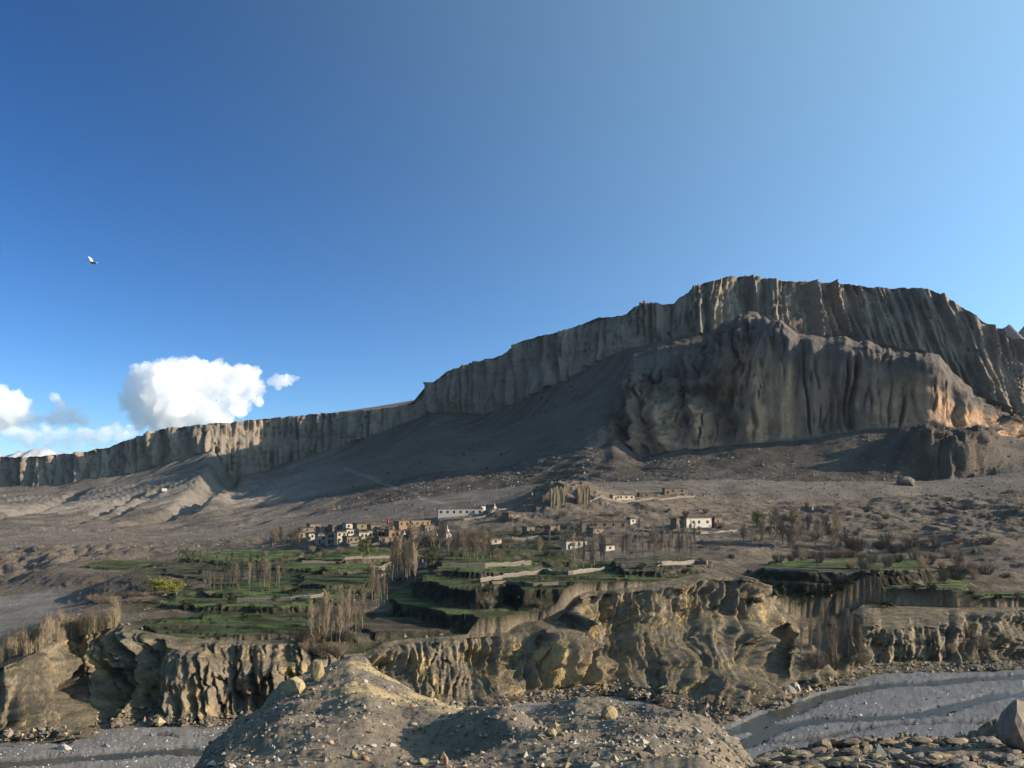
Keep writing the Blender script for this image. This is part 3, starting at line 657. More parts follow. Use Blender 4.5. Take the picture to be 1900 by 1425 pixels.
M = {
 'white': plain('whitewash', (.52, .475, .40), var=.14, scale=.8), 'cream': plain('cream_plaster', (.50, .42, .30), var=.14, scale=.8),
 'pink': plain('pink_plaster', (.46, .33, .27), var=.14, scale=.8), 'ochre': plain('ochre_wash', (.33, .215, .135), var=.18, scale=.8), 'mud': plain('mud_brick', (.22, .175, .13), var=.2, scale=.8),
 'dark': plain('dark_timber', (.045, .036, .03)), 'glass': plain('window_dark', (.015, .016, .018), rough=.25, spec=.5, bump=0), 'roof': plain('earth_roof', (.19, .155, .12), var=.2),
 'wood': plain('stacked_firewood', (.10, .075, .055), var=.4, scale=6), 'stone': plain('dry_stone', (.25, .215, .175), var=.35, scale=2.5, bump=.8, dist=.15),
 'ruin': plain('rammed_earth', (.25, .195, .12), var=.25, scale=.5, bump=.6, dist=.3), 'red': plain('red_cloth', (.33, .05, .04)), 'green': plain('green_paint', (.06, .14, .06)),
 'bark': plain('bark', (.20, .165, .125), var=.2), 'twig': plain('bare_twigs', (.20, .16, .12), var=.22, bump=0), 'twig_y': plain('straw_twigs', (.26, .205, .135), var=.2, bump=0), 'twig_r': plain('brown_twigs', (.19, .15, .11), var=.2, bump=0),
 'leaf_y': plain('spring_leaves', (.17, .17, .035), var=.3, bump=0), 'leaf_g': plain('poplar_leaves', (.085, .105, .035), var=.3, bump=0), 'leaf_d': plain('dark_scrub', (.035, .042, .024), var=.3, bump=0), 'leaf_s': plain('grey_thorn', (.14, .135, .10), var=.3, bump=0),
 'rock': plain('brown_rock', (.21, .175, .135), var=.25, scale=4, bump=.6, dist=.06), 'rock_y': plain('yellow_rock', (.36, .28, .155), var=.2, scale=4, bump=.6, dist=.06), 'rock_o': plain('orange_rock', (.42, .25, .15), var=.15, scale=4, bump=.5, dist=.04),
 'rock_p': plain('pale_rock', (.42, .38, .32), var=.2, scale=5, bump=.5, dist=.04), 'pole': plain('grey_pole', (.25, .23, .21)), 'grey': plain('shaded_whitewash', (.34, .325, .30), var=.15), 'cream2': plain('stained_whitewash', (.46, .41, .33), var=.25, scale=.6), 'feather': plain('white_feather', (.95, .9, .82), var=.05), 'coping': plain('wall_coping', (.27, .24, .195), var=.3, scale=2), 'gold': plain('gilded_top', (.6, .42, .12), rough=.35, spec=.5),  # grey: whitewash with the school block's shade put into its colour
}

# ------------------------------------------------------------------ far mountains
def ridge_obj(name, knots, Yr, depth, colr, snow=None):
    us = np.linspace(knots[0][0], knots[-1][0], 160); vs = np.interp(us, [k[0] for k in knots], [k[1] for k in knots])
    X0 = (us - 950) / F * Yr; Zt = ZC + (VH - vs) / F * Yr; rows = 50
    Zt = Zt + .05 * (Zt - ZC) * fbm2(X0 / (Yr * .012), X0 * 0 + 3, 4)
    V = []; cc = []
    for j in range(rows):
        t = j / (rows - 1); y = Yr - depth * (1 - t)
        z = -20 + (Zt + 20) * t ** 1.3 + depth * .10 * fbm2(X0 / (depth * .35), X0 * 0 + t * 3, 4) * t * (1 - t) * 2
        V.append(np.stack([X0, np.full_like(X0, y), z], -1)); cc.append(np.repeat(np.array([colr if snow is None or t < .35 else snow]), len(us), 0))
    V.append(np.stack([X0, np.full_like(X0, Yr + depth), X0 * 0 - 20], -1)); cc.append(cc[-1])
    V = np.array(V); n, k = V.shape[:2]; ii = np.arange(n * k).reshape(n, k)
    Q = np.stack([ii[:-1, :-1], ii[:-1, 1:], ii[1:, 1:], ii[1:, :-1]], -1).reshape(-1, 4)
    me = np_mesh(name, V.reshape(-1, 3), Q, np.array(cc).reshape(-1, 3)); me.materials.append(M_FAR)
    return tag(obj(name, me), kind='structure')
ridge_obj('far_mountain', [(1600, 760), (1760, 690), (1830, 622), (1862, 611), (1890, 607), (1930, 612), (2000, 640), (2150, 700), (2400, 760)], 5200, 1800, (.2, .17, .14))
ridge_obj('snow_mountain', [(-500, 870), (-200, 848), (-60, 848), (20, 843), (50, 836), (70, 830), (95, 837), (130, 842), (180, 850), (300, 870), (500, 900)], 6200, 1200, (.3, .28, .27), (.5, .5, .52))

# ------------------------------------------------------------------ water in the channels
M_WATER, t_, b_ = newmat('stream_water'); b_.inputs['Base Color'].default_value = (.05, .055, .05, 1); b_.inputs['Roughness'].default_value = .12; b_.inputs['Specular IOR Level'].default_value = .5
nn = t_.nodes.new('ShaderNodeTexNoise'); nn.inputs['Scale'].default_value = .9; nn.inputs['Detail'].default_value = 5
gg = t_.nodes.new('ShaderNodeNewGeometry'); t_.links.new(gg.outputs['Position'], nn.inputs['Vector'])
bb = t_.nodes.new('ShaderNodeBump'); bb.inputs['Strength'].default_value = .5; bb.inputs['Distance'].default_value = .3
t_.links.new(nn.outputs['Fac'], bb.inputs['Height']); t_.links.new(bb.outputs[0], b_.inputs['Normal'])
def stream(pts, wd, z):
    P = [Vector((*ray(u, v, 0), z)) for u, v in pts]; Q = []
    for a_, b2 in zip(P[:-1], P[1:]):
        n = max(2, int((b2 - a_).length / 1.0)); Q += [a_.lerp(b2, i / n) for i in range(n)]
    Q.append(P[-1]); mb = MB(); L_, R_ = [], []
    for i, p in enumerate(Q):
        d = (Q[min(i + 2, len(Q) - 1)] - Q[max(i - 2, 0)]).normalized(); nrm = Vector((-d.y, d.x, 0))
        k = wd * (1 + .25 * math.sin(i * .7)); L_.append(p + nrm * k); R_.append(p - nrm * k)
    mb.add(L_ + R_, [(i, i + 1, len(Q) + i + 1, len(Q) + i) for i in range(len(Q) - 1)])
    return tag(mb.build('river_water', M_WATER, smooth=True), kind='structure')
stream(CH_A, 3.2, -.42); stream(CH_B, 2.4, -.36); stream(CH_D, 2.8, -.38)

# ------------------------------------------------------------------ stones
def rock_mesh(seed, sub=2, flat=1.0, cuts=7):
    rg = random.Random(seed); bm = bmesh.new(); bmesh.ops.create_icosphere(bm, subdivisions=sub, radius=1)
    pl_ = [(Vector((rg.gauss(0, 1), rg.gauss(0, 1), rg.gauss(0, 1))).normalized(), rg.uniform(.55, .85)) for _ in range(cuts)]
    o = Vector((rg.random() * 50, rg.random() * 50, 3))
    from mathutils import noise as mn
    for v in bm.verts:
        for n, d in pl_:
            k = v.co.dot(n)
            if k > d: v.co -= n * (k - d) * .95
        v.co *= 1 + .16 * mn.noise(v.co * 1.6 + o) + .05 * mn.noise(v.co * 5 + o)
        v.co.z *= flat
    me = bpy.data.meshes.new('stone'); bm.to_mesh(me); bm.free(); return me
ROCKS = {k: [rock_mesh(100 * i + j, 2) for j in range(5)] for i, k in enumerate(('rock', 'rock_y', 'rock_o', 'rock_p'))}
for k, l in ROCKS.items():
    for me in l: me.materials.append(M[k])
def stone(name, p, r, kind, label, cat='stone', group=None, sc=(1, 1, .7), rot=None, sink=.3):
    o = link(bpy.data.objects.new(name, random.choice(ROCKS[kind])))
    o.scale = (r * sc[0], r * sc[1], r * sc[2]); o.location = (p[0], p[1], p[2] + r * sc[2] * (1 - 2 * sink) * .75)
    o.rotation_euler = rot or (random.uniform(-.3, .3), random.uniform(-.3, .3), random.uniform(0, 6.3))
    return tag(o, label, cat, group)
def pxm(p): return p[1] / F
def big(u, v, wpx, hpx, kind, label, name='boulder', sink=.2, ymax=1e9, ymin=0):
    p = hit(u, v, ymin); k = pxm(p); r = wpx * k / 2
    return stone(name, p, r, kind, label, 'boulder', None, (1, .9, hpx / wpx), (random.uniform(-.1, .1), random.uniform(-.1, .1), random.uniform(0, 6)), sink)
big(1128, 1334, 34, 34, 'rock_y', 'rounded yellow boulder perched on the crest of the gravel mound')
big(586, 1262, 30, 52, 'rock_y', 'tall yellow rock pinnacle standing on the shoulder of the foreground ridge')
big(545, 1290, 46, 50, 'rock_y', 'broad yellow outcrop left of the pinnacle on the foreground ridge')
big(612, 1382, 16, 12, 'rock_o', 'small orange block lying on the dark gravel slope')
big(690, 1385, 22, 8, 'rock_p', 'flat pale stone with a white edge on the gravel slope')
big(655, 1412, 16, 22, 'rock_y', 'upright yellowish slab of rock beside an orange stone')
big(676, 1414, 18, 14, 'rock_o', 'squat orange stone beside the upright slab')
big(785, 1418, 26, 14, 'rock_y', 'yellowish flat block at the foot of the gravel mound')
big(826, 1420, 12, 22, 'rock_o', 'narrow upright orange stone near the small mound')
big(1022, 1368, 24, 24, 'rock_y', 'pointed yellow stone on the gravel hollow between the mounds')
big(1042, 1368, 14, 12, 'rock_y', 'small yellow stone next to the pointed one')
big(1470, 1284, 24, 24, 'rock_p', 'pale fallen boulder at the water edge below the brown bank', ymin=120)
big(1440, 1292, 34, 28, 'rock', 'dark boulder at the water edge beside the pale one', ymin=120)
big(1680, 900, 34, 22, 'rock', 'large rounded brown boulder standing alone on the plain', ymin=400)
big(120, 1392, 30, 12, 'rock_p', 'pale flat boulder on the grey river bed by the yellow bank', ymin=100)
big(1888, 1392, 80, 118, 'rock', 'dark rock pillar with a lit brown top above the river', 'rock_pillar', .12)
# loose stones on the foreground hill
kinds = ['rock', 'rock_y', 'rock_p', 'rock', 'rock_o']
lab = {'rock': 'loose brown stone lying on the gravel of the foreground ridge', 'rock_y': 'loose yellowish stone lying on the gravel of the foreground ridge',
       'rock_p': 'loose pale stone lying on the gravel of the foreground ridge', 'rock_o': 'loose reddish stone lying on the gravel of the foreground ridge'}
n = 0
while n < 110:
    u = random.uniform(400, 1380); v = random.uniform(1240, 1424); p = hit(u, v)
    if p.y > 72: continue
    k = random.choices(kinds, (5, 2, 3, 3, 1))[0]; r = random.choice((3, 3.5, 4, 5, 6.5)) * pxm(p)
    stone('stone', p, r, k, lab[k], 'stone', 'loose stones on the foreground ridge (%s)' % k, (1, random.uniform(.6, 1), random.uniform(.45, .8))); n += 1
# slabs of the broken rock pavement on the right: pieces of the foreground hill
n = 0; FGH = TERRAIN['foreground_hill']
while n < 230:
    u = random.uniform(1395, 1960); v = random.uniform(1372, 1450); p = hit(u, v)
    if p.y > 72: continue
    r = random.uniform(9, 26) * pxm(p)
    o = stone('slab', p, r, random.choices(('rock', 'rock_y', 'rock_o'), (6, 2, .4))[0], None, None, None, (1, random.uniform(.5, .8), random.uniform(.22, .42)), (random.uniform(-.2, .2), random.uniform(-.2, .2), random.gauss(.2, .5)), .35)
    o.parent = FGH; n += 1
# gravel nobody could count
def gravel(name, sampler, n, smin, smax, cols, label):
    base = np.array([(1, 0, 0), (-1, 0, 0), (0, 1, 0), (0, -1, 0), (0, 0, 1), (0, 0, -1)], float)
    tri = np.array([(0, 2, 4), (2, 1, 4), (1, 3, 4), (3, 0, 4), (2, 0, 5), (1, 2, 5), (3, 1, 5), (0, 3, 5)])
    V, T, CL = [], [], []
    for i in range(n):
        p = sampler()
        if p is None: continue
        s_ = RNG.uniform(smin, smax) * (1 + 1.5 * RNG.random() ** 6); a_ = RNG.uniform(0, 6.3); c_, q_ = math.cos(a_), math.sin(a_)
        b3 = base * np.array([s_, s_ * RNG.uniform(.5, 1), s_ * RNG.uniform(.4, .8)]) * RNG.uniform(.75, 1.25, (6, 3))
        b3 = np.stack([b3[:, 0] * c_ - b3[:, 1] * q_, b3[:, 0] * q_ + b3[:, 1] * c_, b3[:, 2]], -1) + RNG.normal(0, s_ * .12, (6, 3))
        T.append(tri + 6 * len(V)); V.append(b3 + np.array(p)); CL.append(np.repeat([np.array(cols[RNG.integers(len(cols))]) * RNG.uniform(.75, 1.2)], 6, 0))
    me = np_mesh(name, np.concatenate(V), np.concatenate(T), np.concatenate(CL).astype(np.float32), smooth=False); me.materials.append(M_GRAVEL)
    return tag(obj(name, me), label, 'gravel', kind='stuff')
M_GRAVEL = terrain_mat('gravel', (8,), (.2,), ())
fgr = np.nonzero((SEGI <= 1) & (SEGI >= 1))[0]; okc = np.nonzero((UC > 250) & (UC < 2000))[0]
def s_fg():
    i, j = RNG.choice(fgr), RNG.choice(okc); return (GX[i, j] + RNG.normal(0, .03), GY[i, j] + RNG.normal(0, .06), GZ[i, j])
gravel('gravel', s_fg, 7000, .035, .11, [(.14, .115, .09), (.2, .165, .125), (.32, .29, .24), (.26, .2, .12), (.09, .08, .07)], 'small loose gravel strewn over the foreground ridge')
rvr = np.nonzero(SEGI == 3)[0]; okr = np.nonzero((UC > -60) & (UC < 1960))[0]
def s_rv():
    i, j = RNG.choice(rvr), RNG.choice(okr)
    if GZ[i, j] < -.45 or GZ[i, j] > 3: return None
    return (GX[i, j] + RNG.normal(0, .3), GY[i, j] + RNG.normal(0, .6), GZ[i, j])
gravel('river_cobbles', s_rv, 9000, .10, .28, [(.2, .19, .18), (.14, .14, .14), (.3, .28, .26), (.42, .4, .38)], 'grey cobbles strewn over the river bed')

def sampler(segs, u0, u1, tmax=1.0, wet=-9):
    rr = np.nonzero(np.isin(SEGI, segs) & (ROWT <= tmax))[0]; cc = np.nonzero((UC > u0) & (UC < u1))[0]
    def f():
        i, j = RNG.choice(rr), RNG.choice(cc)
        if FIELDG[i, j] >= 0: return None
        return (GX[i, j] + RNG.normal(0, .4), GY[i, j] + RNG.normal(0, .5), GZ[i, j])
    return f
brn_ = [(.13, .105, .08), (.17, .14, .11), (.21, .175, .14), (.09, .075, .06)]
gravel('fallen_rubble', sampler([4], -60, 1960, .16), 3500, .18, .6, brn_ + [(.3, .235, .14)], 'fallen blocks and rubble along the foot of the river cliff')
gravel('field_stones', sampler([5, 6, 7], 120, 1960), 3500, .15, .42, brn_, 'stones strewn over the banks between the terraced fields')
gravel('slope_stones', sampler([8, 9], -60, 1960), 4500, .25, .8, brn_, 'stones strewn over the dry slope and the plain')
gravel('scree_blocks', sampler([10], 600, 1960, .9), 2600, .35, 1.2, brn_, 'fallen rock blocks on the scree below the spur')
# ------------------------------------------------------------------ village: flat-roofed houses
def house(u, v, wpx, hpx, wall, label, rot=38, dep=.75, nwin=2, roof='roof', fire=True, door=True, cat='house', name='house', rows=1, ymin=250, under=2.5, win='dark'):
    """front-left foot stands at photo pixel (u, v); wall faces right-front"""
    p = hit(u + wpx / 2, v, ymin); k = pxm(p); rz = math.radians(rot)
    W = wpx * k / (math.cos(rz) + .25 * dep * abs(math.sin(rz))) * .95; H = hpx * k * .88; D = max(W * dep, 3.0)
    o = empty(name, p, rz); tag(o, label, cat)
    mb = MB(); tp = .03 * H
    mb.box(-W / 2, W / 2, 0, D, -under, H, tp, tp); mb.build('wall', M[wall], o)
    mb = MB(); mb.box(-W / 2 - .18, W / 2 + .18, -.18, D + .18, H, H + .32); rf = mb.build('roof', M[roof], o)
    if fire:
        mb = MB(); q_ = .55
        for x0, x1, y0, y1 in ((-W / 2, W / 2, 0, q_), (-W / 2, W / 2, D - q_, D), (-W / 2, -W / 2 + q_, q_, D - q_), (W / 2 - q_, W / 2, q_, D - q_)):
            L_ = max(x1 - x0, y1 - y0); n_ = max(2, int(L_ / .9))
            for i in range(n_):
                hh = H + .32 + random.uniform(.25, .7)
                if x1 - x0 > y1 - y0: mb.box(x0 + L_ * i / n_, x0 + L_ * (i + .96) / n_, y0, y1, H + .32, hh)
                else: mb.box(x0, x1, y0 + L_ * i / n_, y0 + L_ * (i + .96) / n_, H + .32, hh)
        mb.build('firewood', M['wood'], rf)
    ww = min(.95, W / (nwin * 2.2 + .01)) if nwin else 0
    wh = min(1.25, H * .32 / rows + .1)
    for r in range(rows):
        zc = H * ((r + .62) / rows) if rows > 1 else H * .6
        for i in range(nwin):
            x = -W / 2 + W * (i + .5) / nwin + (.12 * W if door and i == 0 and rows == 1 and nwin > 1 else 0)
            f_ = MB(); f_.box(x - ww / 2 - .16, x + ww / 2 + .16, -.05, .14, zc - wh / 2 - .12, zc + wh / 2 + .14, -.0); fo = f_.build('window', M[win], o)
            g_ = MB(); g_.box(x - ww / 2, x + ww / 2, -.075, .05, zc - wh / 2, zc + wh / 2); g_.build('pane', M['glass'], fo)
    zc = H * .55; s_ = MB(); s_.box(W / 2 - .14, W / 2 + .06, D * .4, D * .4 + .9, zc - .5, zc + .5)
    fo = s_.build('window', M[win], o); g_ = MB(); g_.box(W / 2, W / 2 + .085, D * .4 + .12, D * .4 + .78, zc - .38, zc + .38); g_.build('pane', M['glass'], fo)
    if door and H > 2.2:
        x = -W * .36; d_ = MB(); d_.box(x - .5, x + .5, -.06, .12, -.3, min(1.95, H * .7)); d_.build('door', M['dark'], o)
    return o
house(552, 1000, 14, 11, 'pink', 'small pinkish hut at the edge of the village beside bare trees', nwin=1, door=False)
house(572, 1002, 14, 12, 'white', 'small white house with a dark doorway beside the village poplars', nwin=1)
house(590, 1009, 20, 17, 'cream2', 'white flat-roofed house at the end of the village row with a single window', nwin=1)
house(608, 1009, 19, 19, 'pink', 'pinkish two-storey flat-roofed house between the white and the cream houses', nwin=3, rows=2)
house(625, 1008, 19, 21, 'cream', 'tall cream flat-roofed house next to the pinkish one', nwin=2, rows=2)
house(641, 996, 14, 13, 'white', 'small white house above the dark stepped house in the village', nwin=2)
house(643, 1009, 24, 11, 'mud', 'dark mud-brick house stepping down in front of the white one', nwin=2, ymin=250)
house(664, 1002, 19, 14, 'cream', 'cream house with firewood on its roof right of the dark mud-brick house', nwin=2)
house(681, 1000, 18, 14, 'cream', 'cream house with two dark windows joined to its neighbours', nwin=2)
house(697, 999, 18, 14, 'ochre', 'orange-washed house at the end of the cream row', nwin=2)
house(592, 989, 24, 11, 'mud', 'brown flat-roofed house behind the white end house', nwin=1, door=False)
house(616, 987, 22, 12, 'mud', 'brown flat-roofed house behind the pinkish two-storey house', nwin=1, door=False)
house(640, 982, 22, 11, 'white', 'white upper house with firewood stacked along the roof edge', nwin=2, door=False)
house(660, 982, 22, 10, 'mud', 'brown upper house with prayer poles on the roof', nwin=1, door=False)
house(686, 984, 20, 9, 'mud', 'low brown house above the cream row', nwin=1, door=False)
house(738, 978, 60, 12, 'ochre', 'long low orange monastery hall under a pale earth roof', nwin=6, fire=False, dep=.3, door=False, cat='monastery', name='monastery_hall')
house(720, 1004, 24, 22, 'ochre', 'orange terrace building below the monastery shrines', nwin=2, cat='monastery', name='monastery_building')
house(811, 958, 88, 15, 'grey', 'long white school block with a row of square windows on the slope', rot=14, nwin=7, fire=False, dep=.16, door=False, cat='school', name='school_building', ymin=450)  # white wall greyed: the shade it stands in is put into its colour
house(893, 948, 9, 9, 'white', 'small bright white hut at the end of the long white block', nwin=0, fire=False, ymin=450)
house(1076, 980, 92, 12, 'mud', 'long low mud building in the shade above the brown slope', rot=8, nwin=5, dep=.16, ymin=400)
house(1168, 973, 14, 9, 'white', 'tiny white house at the end of the long mud building', nwin=1, door=False, ymin=400)
house(1252, 980, 20, 18, 'mud', 'brown annex on the shaded end of the big white house', nwin=1, ymin=400)
house(1268, 980, 58, 20, 'white', 'big white flat-roofed house with three square windows above bare poplars', rot=26, nwin=3, dep=.4, ymin=400)
house(1322, 978, 20, 15, 'mud', 'brown shed built against the big white house', nwin=1, ymin=400)
house(1046, 1018, 44, 14, 'white', 'low white house with four small windows behind a bare tree', rot=26, nwin=4, dep=.4, ymin=330)
house(1120, 1022, 22, 10, 'white', 'small whitewashed hut beside the low white house', nwin=1, ymin=330)
house(1133, 929, 46, 10, 'cream', 'cream storehouse with pale pilasters beside the ruined towers', rot=22, nwin=4, fire=False, dep=.3, ymin=500)
house(1230, 916, 48, 10, 'mud', 'dark flat-roofed shed with stones on the roof on the open plain', rot=10, nwin=2, dep=.3, ymin=520)
house(1412, 978, 34, 7, 'white', 'low white hut among the yellow-green trees', rot=30, nwin=1, fire=False, dep=.5, ymin=420)
house(1184, 924, 30, 8, 'mud', 'low brown shed between the cream storehouse and the dark shed', rot=15, nwin=1, dep=.4, ymin=520)
house(1018, 992, 22, 15, 'mud', 'brown stone hut standing alone under the ruined towers', rot=40, nwin=1, ymin=400)
house(974, 992, 18, 14, 'mud', 'narrow brown stone hut by the foot of the shaded knoll', rot=40, nwin=1, ymin=400)
house(905, 1010, 26, 9, 'cream', 'low pale house beside the brown poplar grove', rot=30, nwin=1, ymin=330)

def chorten(u, v, hpx, label, top='gold', ymin=300):
    p = hit(u, v, ymin); H = max(hpx * pxm(p), 1.5); o = empty('chorten', p, .6); tag(o, label, 'shrine'); b = H * .24
    mb = MB(); mb.box(-b, b, -b, b, -1, H * .22); mb.box(-b * .8, b * .8, -b * .8, b * .8, H * .22, H * .3); mb.box(-b * .62, b * .62, -b * .62, b * .62, H * .3, H * .36); mb.build('base', M['white'], o)
    mb = MB(); mb.lathe([(b * .48, H * .36), (b * .62, H * .48), (b * .55, H * .58), (b * .3, H * .63)], 12); mb.build('dome', M['white'], o, True)
    mb = MB(); mb.lathe([(b * .22, H * .63), (b * .2, H * .7), (b * .05, H * .95), (.01, H)], 8); mb.build('spire', M[top], o, True)
    return o
chorten(808, 1002, 17, 'small white shrine with a spire left of the taller one')
chorten(829, 998, 24, 'tall white shrine with a pointed spire among the brown trees')
chorten(916, 944, 12, 'slim white shrine on the skyline of the shaded knoll', 'white', 450)
chorten(987, 921, 8, 'tiny white shrine on the ridge before the ruined towers', 'white', 450)
chorten(1506, 949, 10, 'little white shrine alone on the brown slope', 'white', 400)
chorten(728, 986, 11, 'orange-lit shrine above the monastery terrace')
chorten(748, 992, 9, 'small shrine in front of the long monastery hall')
p = hit(720, 974, 300); o = empty('prayer_mast', p); tag(o, 'red-wrapped prayer mast beside the monastery hall', 'prayer mast')
mb = MB(); mb.tube([(0, 0, -.5), (0, 0, 5.6)], [.07, .05], 6); mb.build('pole', M['pole'], o)
mb = MB(); mb.lathe([(.75, .3), (.6, 2), (.3, 4.2), (.05, 5.4)], 8); mb.build('cloth', M['red'], o, True)
for u, v, h, lb in ((784, 968, 22, 'grey utility pole on the slope above the monastery'), (950, 934, 20, 'grey utility pole beside the track on the shaded knoll'), (732, 968, 14, 'thin flag pole at the end of the monastery hall'),
                    (655, 976, 14, 'thin prayer-flag pole on the village roofs'), (672, 976, 13, 'prayer-flag pole over the brown upper house'), (1063, 1006, 32, 'tall thin pole standing behind the low white house'),
                    (1138, 985, 26, 'bare pole in front of the long mud building'), (1432, 972, 14, 'short pole beside the low white hut')):
    p = hit(u, v, 300); H = h * pxm(p); o = empty('utility_pole', p); tag(o, lb, 'pole')
    mb = MB(); mb.tube([(0, 0, -.5), (0, 0, H)], [.11, .08], 6); mb.build('post', M['pole'], o)
    mb = MB(); mb.box(-.5, .5, -.05, .05, H * .9, H * .9 + .1); mb.build('crossbar', M['pole'], o)

def ruin(u, v, wpx, hpx, seed, label, ymin=450):
    p = hit(u, v, ymin); k = pxm(p); W = wpx * k; H = hpx * k; rg = random.Random(seed)
    o = empty('ruined_tower', p, math.radians(4)); tag(o, label, 'ruin')
    for nm, x0, x1, y0, y1, hs in (('front_wall', -W / 2, W / 2, -.3, .9, 1), ('side_wall', W / 2 - 1.2, W / 2, .9, W * .8, .95), ('back_wall', -W / 2, W / 2 - 1.2, W * .8 - 1.2, W * .8, .8)):
        n_ = 9; mb = MB(); vs = []; lon = abs(x1 - x0) > abs(y1 - y0)
        for i in range(n_ + 1):
            t = i / n_; top = H * hs * (rg.uniform(.72, 1) if 0 < i < n_ else rg.uniform(.8, 1))
            for zz in (-2, H * .35, H * .7, top):
                e_ = .12 * H * .1 * (1 - zz / H)
                j1, j2 = rg.uniform(-.22, .22), rg.uniform(-.22, .22)
                if lon: vs += [(x0 + (x1 - x0) * t, y0 - e_ + j1, zz), (x0 + (x1 - x0) * t, y1 + e_ + j2, zz)]
                else: vs += [(x0 - e_ + j1, y0 + (y1 - y0) * t, zz), (x1 + e_ + j2, y0 + (y1 - y0) * t, zz)]
        fs = []
        for i in range(n_):
            a_, b2 = i * 8, i * 8 + 8
            for q_ in range(3): fs += [(a_ + q_ * 2, b2 + q_ * 2, b2 + q_ * 2 + 2, a_ + q_ * 2 + 2), (b2 + q_ * 2 + 1, a_ + q_ * 2 + 1, a_ + q_ * 2 + 3, b2 + q_ * 2 + 3)]
            fs.append((a_ + 6, b2 + 6, b2 + 7, a_ + 7))
        fs += [(0, 2, 3, 1), (2, 4, 5, 3), (4, 6, 7, 5)]; e2 = n_ * 8; fs += [(e2, e2 + 1, e2 + 3, e2 + 2), (e2 + 2, e2 + 3, e2 + 5, e2 + 4), (e2 + 4, e2 + 5, e2 + 7, e2 + 6)]
        mb.add(vs, fs); mb.build(nm, M['ruin'], o)
    return o
ruin(1034, 940, 26, 40, 3, 'larger ruined mud tower with a broken yellow top on the knoll')
ruin(1081, 936, 24, 38, 8, 'square ruined mud tower next to the larger broken one')

# ------------------------------------------------------------------ field walls
def field_wall(pts, h, label, ymin=200, th=.55, z=None):
    P = [hit(u, v, ymin) for u, v in pts]; Q = []
    for a_, b2 in zip(P[:-1], P[1:]):
        n_ = max(2, int((b2 - a_).length / 1.2)); Q += [a_.lerp(b2, i / n_) for i in range(n_)]
    Q.append(P[-1]); o = empty('field_wall', Q[0]); tag(o, label, 'wall'); mb = MB(); cp = MB()
    vs, fs, vc, fc = [], [], [], []
    for i, q_ in enumerate(Q):
        d = (Q[min(i + 1, len(Q) - 1)] - Q[max(i - 1, 0)]); d.z = 0; d.normalize(); n_ = Vector((-d.y, d.x, 0)); g = ground(q_.x, q_.y) - Q[0].z
        c = Vector((q_.x - Q[0].x, q_.y - Q[0].y, 0)); hh = h * random.uniform(.85, 1.12)
        for s_, z_ in ((-1, g - 1), (-1, g + hh), (1, g + hh), (1, g - 1)):
            vs.append(c + n_ * s_ * th * (.5 if z_ > g else .65) * random.uniform(.85, 1.15) + Vector((0, 0, z_)))
        for s_, z_ in ((-1, hh), (-1, hh + .14), (1, hh + .14), (1, hh)): vc.append(c + n_ * s_ * th * .62 + Vector((0, 0, g + z_)))
    for L_, fl_ in ((vs, fs), (vc, fc)):
        for i in range(len(Q) - 1):
            for k_ in range(4): fl_.append((i * 4 + k_, i * 4 + (k_ + 1) % 4, i * 4 + 4 + (k_ + 1) % 4, i * 4 + 4 + k_))
        e2 = (len(Q) - 1) * 4; fl_ += [(3, 2, 1, 0), (e2, e2 + 1, e2 + 2, e2 + 3)]
    mb.add(vs, fs); cp.add(vc, fc); mb.build('masonry', M['stone'], o); cp.build('coping', M['coping'], o)
    return o
field_wall([(888, 1082), (930, 1075), (975, 1067), (1008, 1062)], 1.0, 'pale straight wall running across the green field to its corner')
field_wall([(892, 1088), (940, 1083), (990, 1089), (1035, 1085), (1062, 1088)], .7, 'low wavy wall along the rim of the high dark terrace')
field_wall([(1005, 1062), (1055, 1067), (1062, 1066), (1118, 1058)], 1.1, 'pale bent wall behind the ploughed plot')
field_wall([(1152, 1052), (1220, 1051), (1290, 1047), (1311, 1048)], 1.2, 'long wall curving round the end of the upper plot')
field_wall([(690, 1060), (740, 1052), (785, 1045)], 1.4, 'pale wall climbing beside the tall bare poplars')
field_wall([(700, 1074), (750, 1064), (788, 1054)], 1.5, 'second pale wall below the climbing one, beside the terrace')
field_wall([(560, 1046), (640, 1042), (735, 1036)], 1.0, 'dark stone wall along the green plots under the village')
field_wall([(590, 1018), (650, 1014), (720, 1010)], 1.0, 'stone wall at the foot of the village houses')
field_wall([(820, 1052), (900, 1054), (985, 1048)], 1.1, 'dark wall between the two middle plots')
field_wall([(1418, 1058), (1520, 1061), (1615, 1062)], .6, 'low stone edging on the rim of the dark right-hand terrace')
field_wall([(440, 1118), (540, 1116), (600, 1108)], .8, 'broken stone wall between the two lower green fields')
field_wall([(1300, 1008), (1380, 1012), (1440, 1020)], 1.1, 'dark stone wall under the brown slope near the thicket')

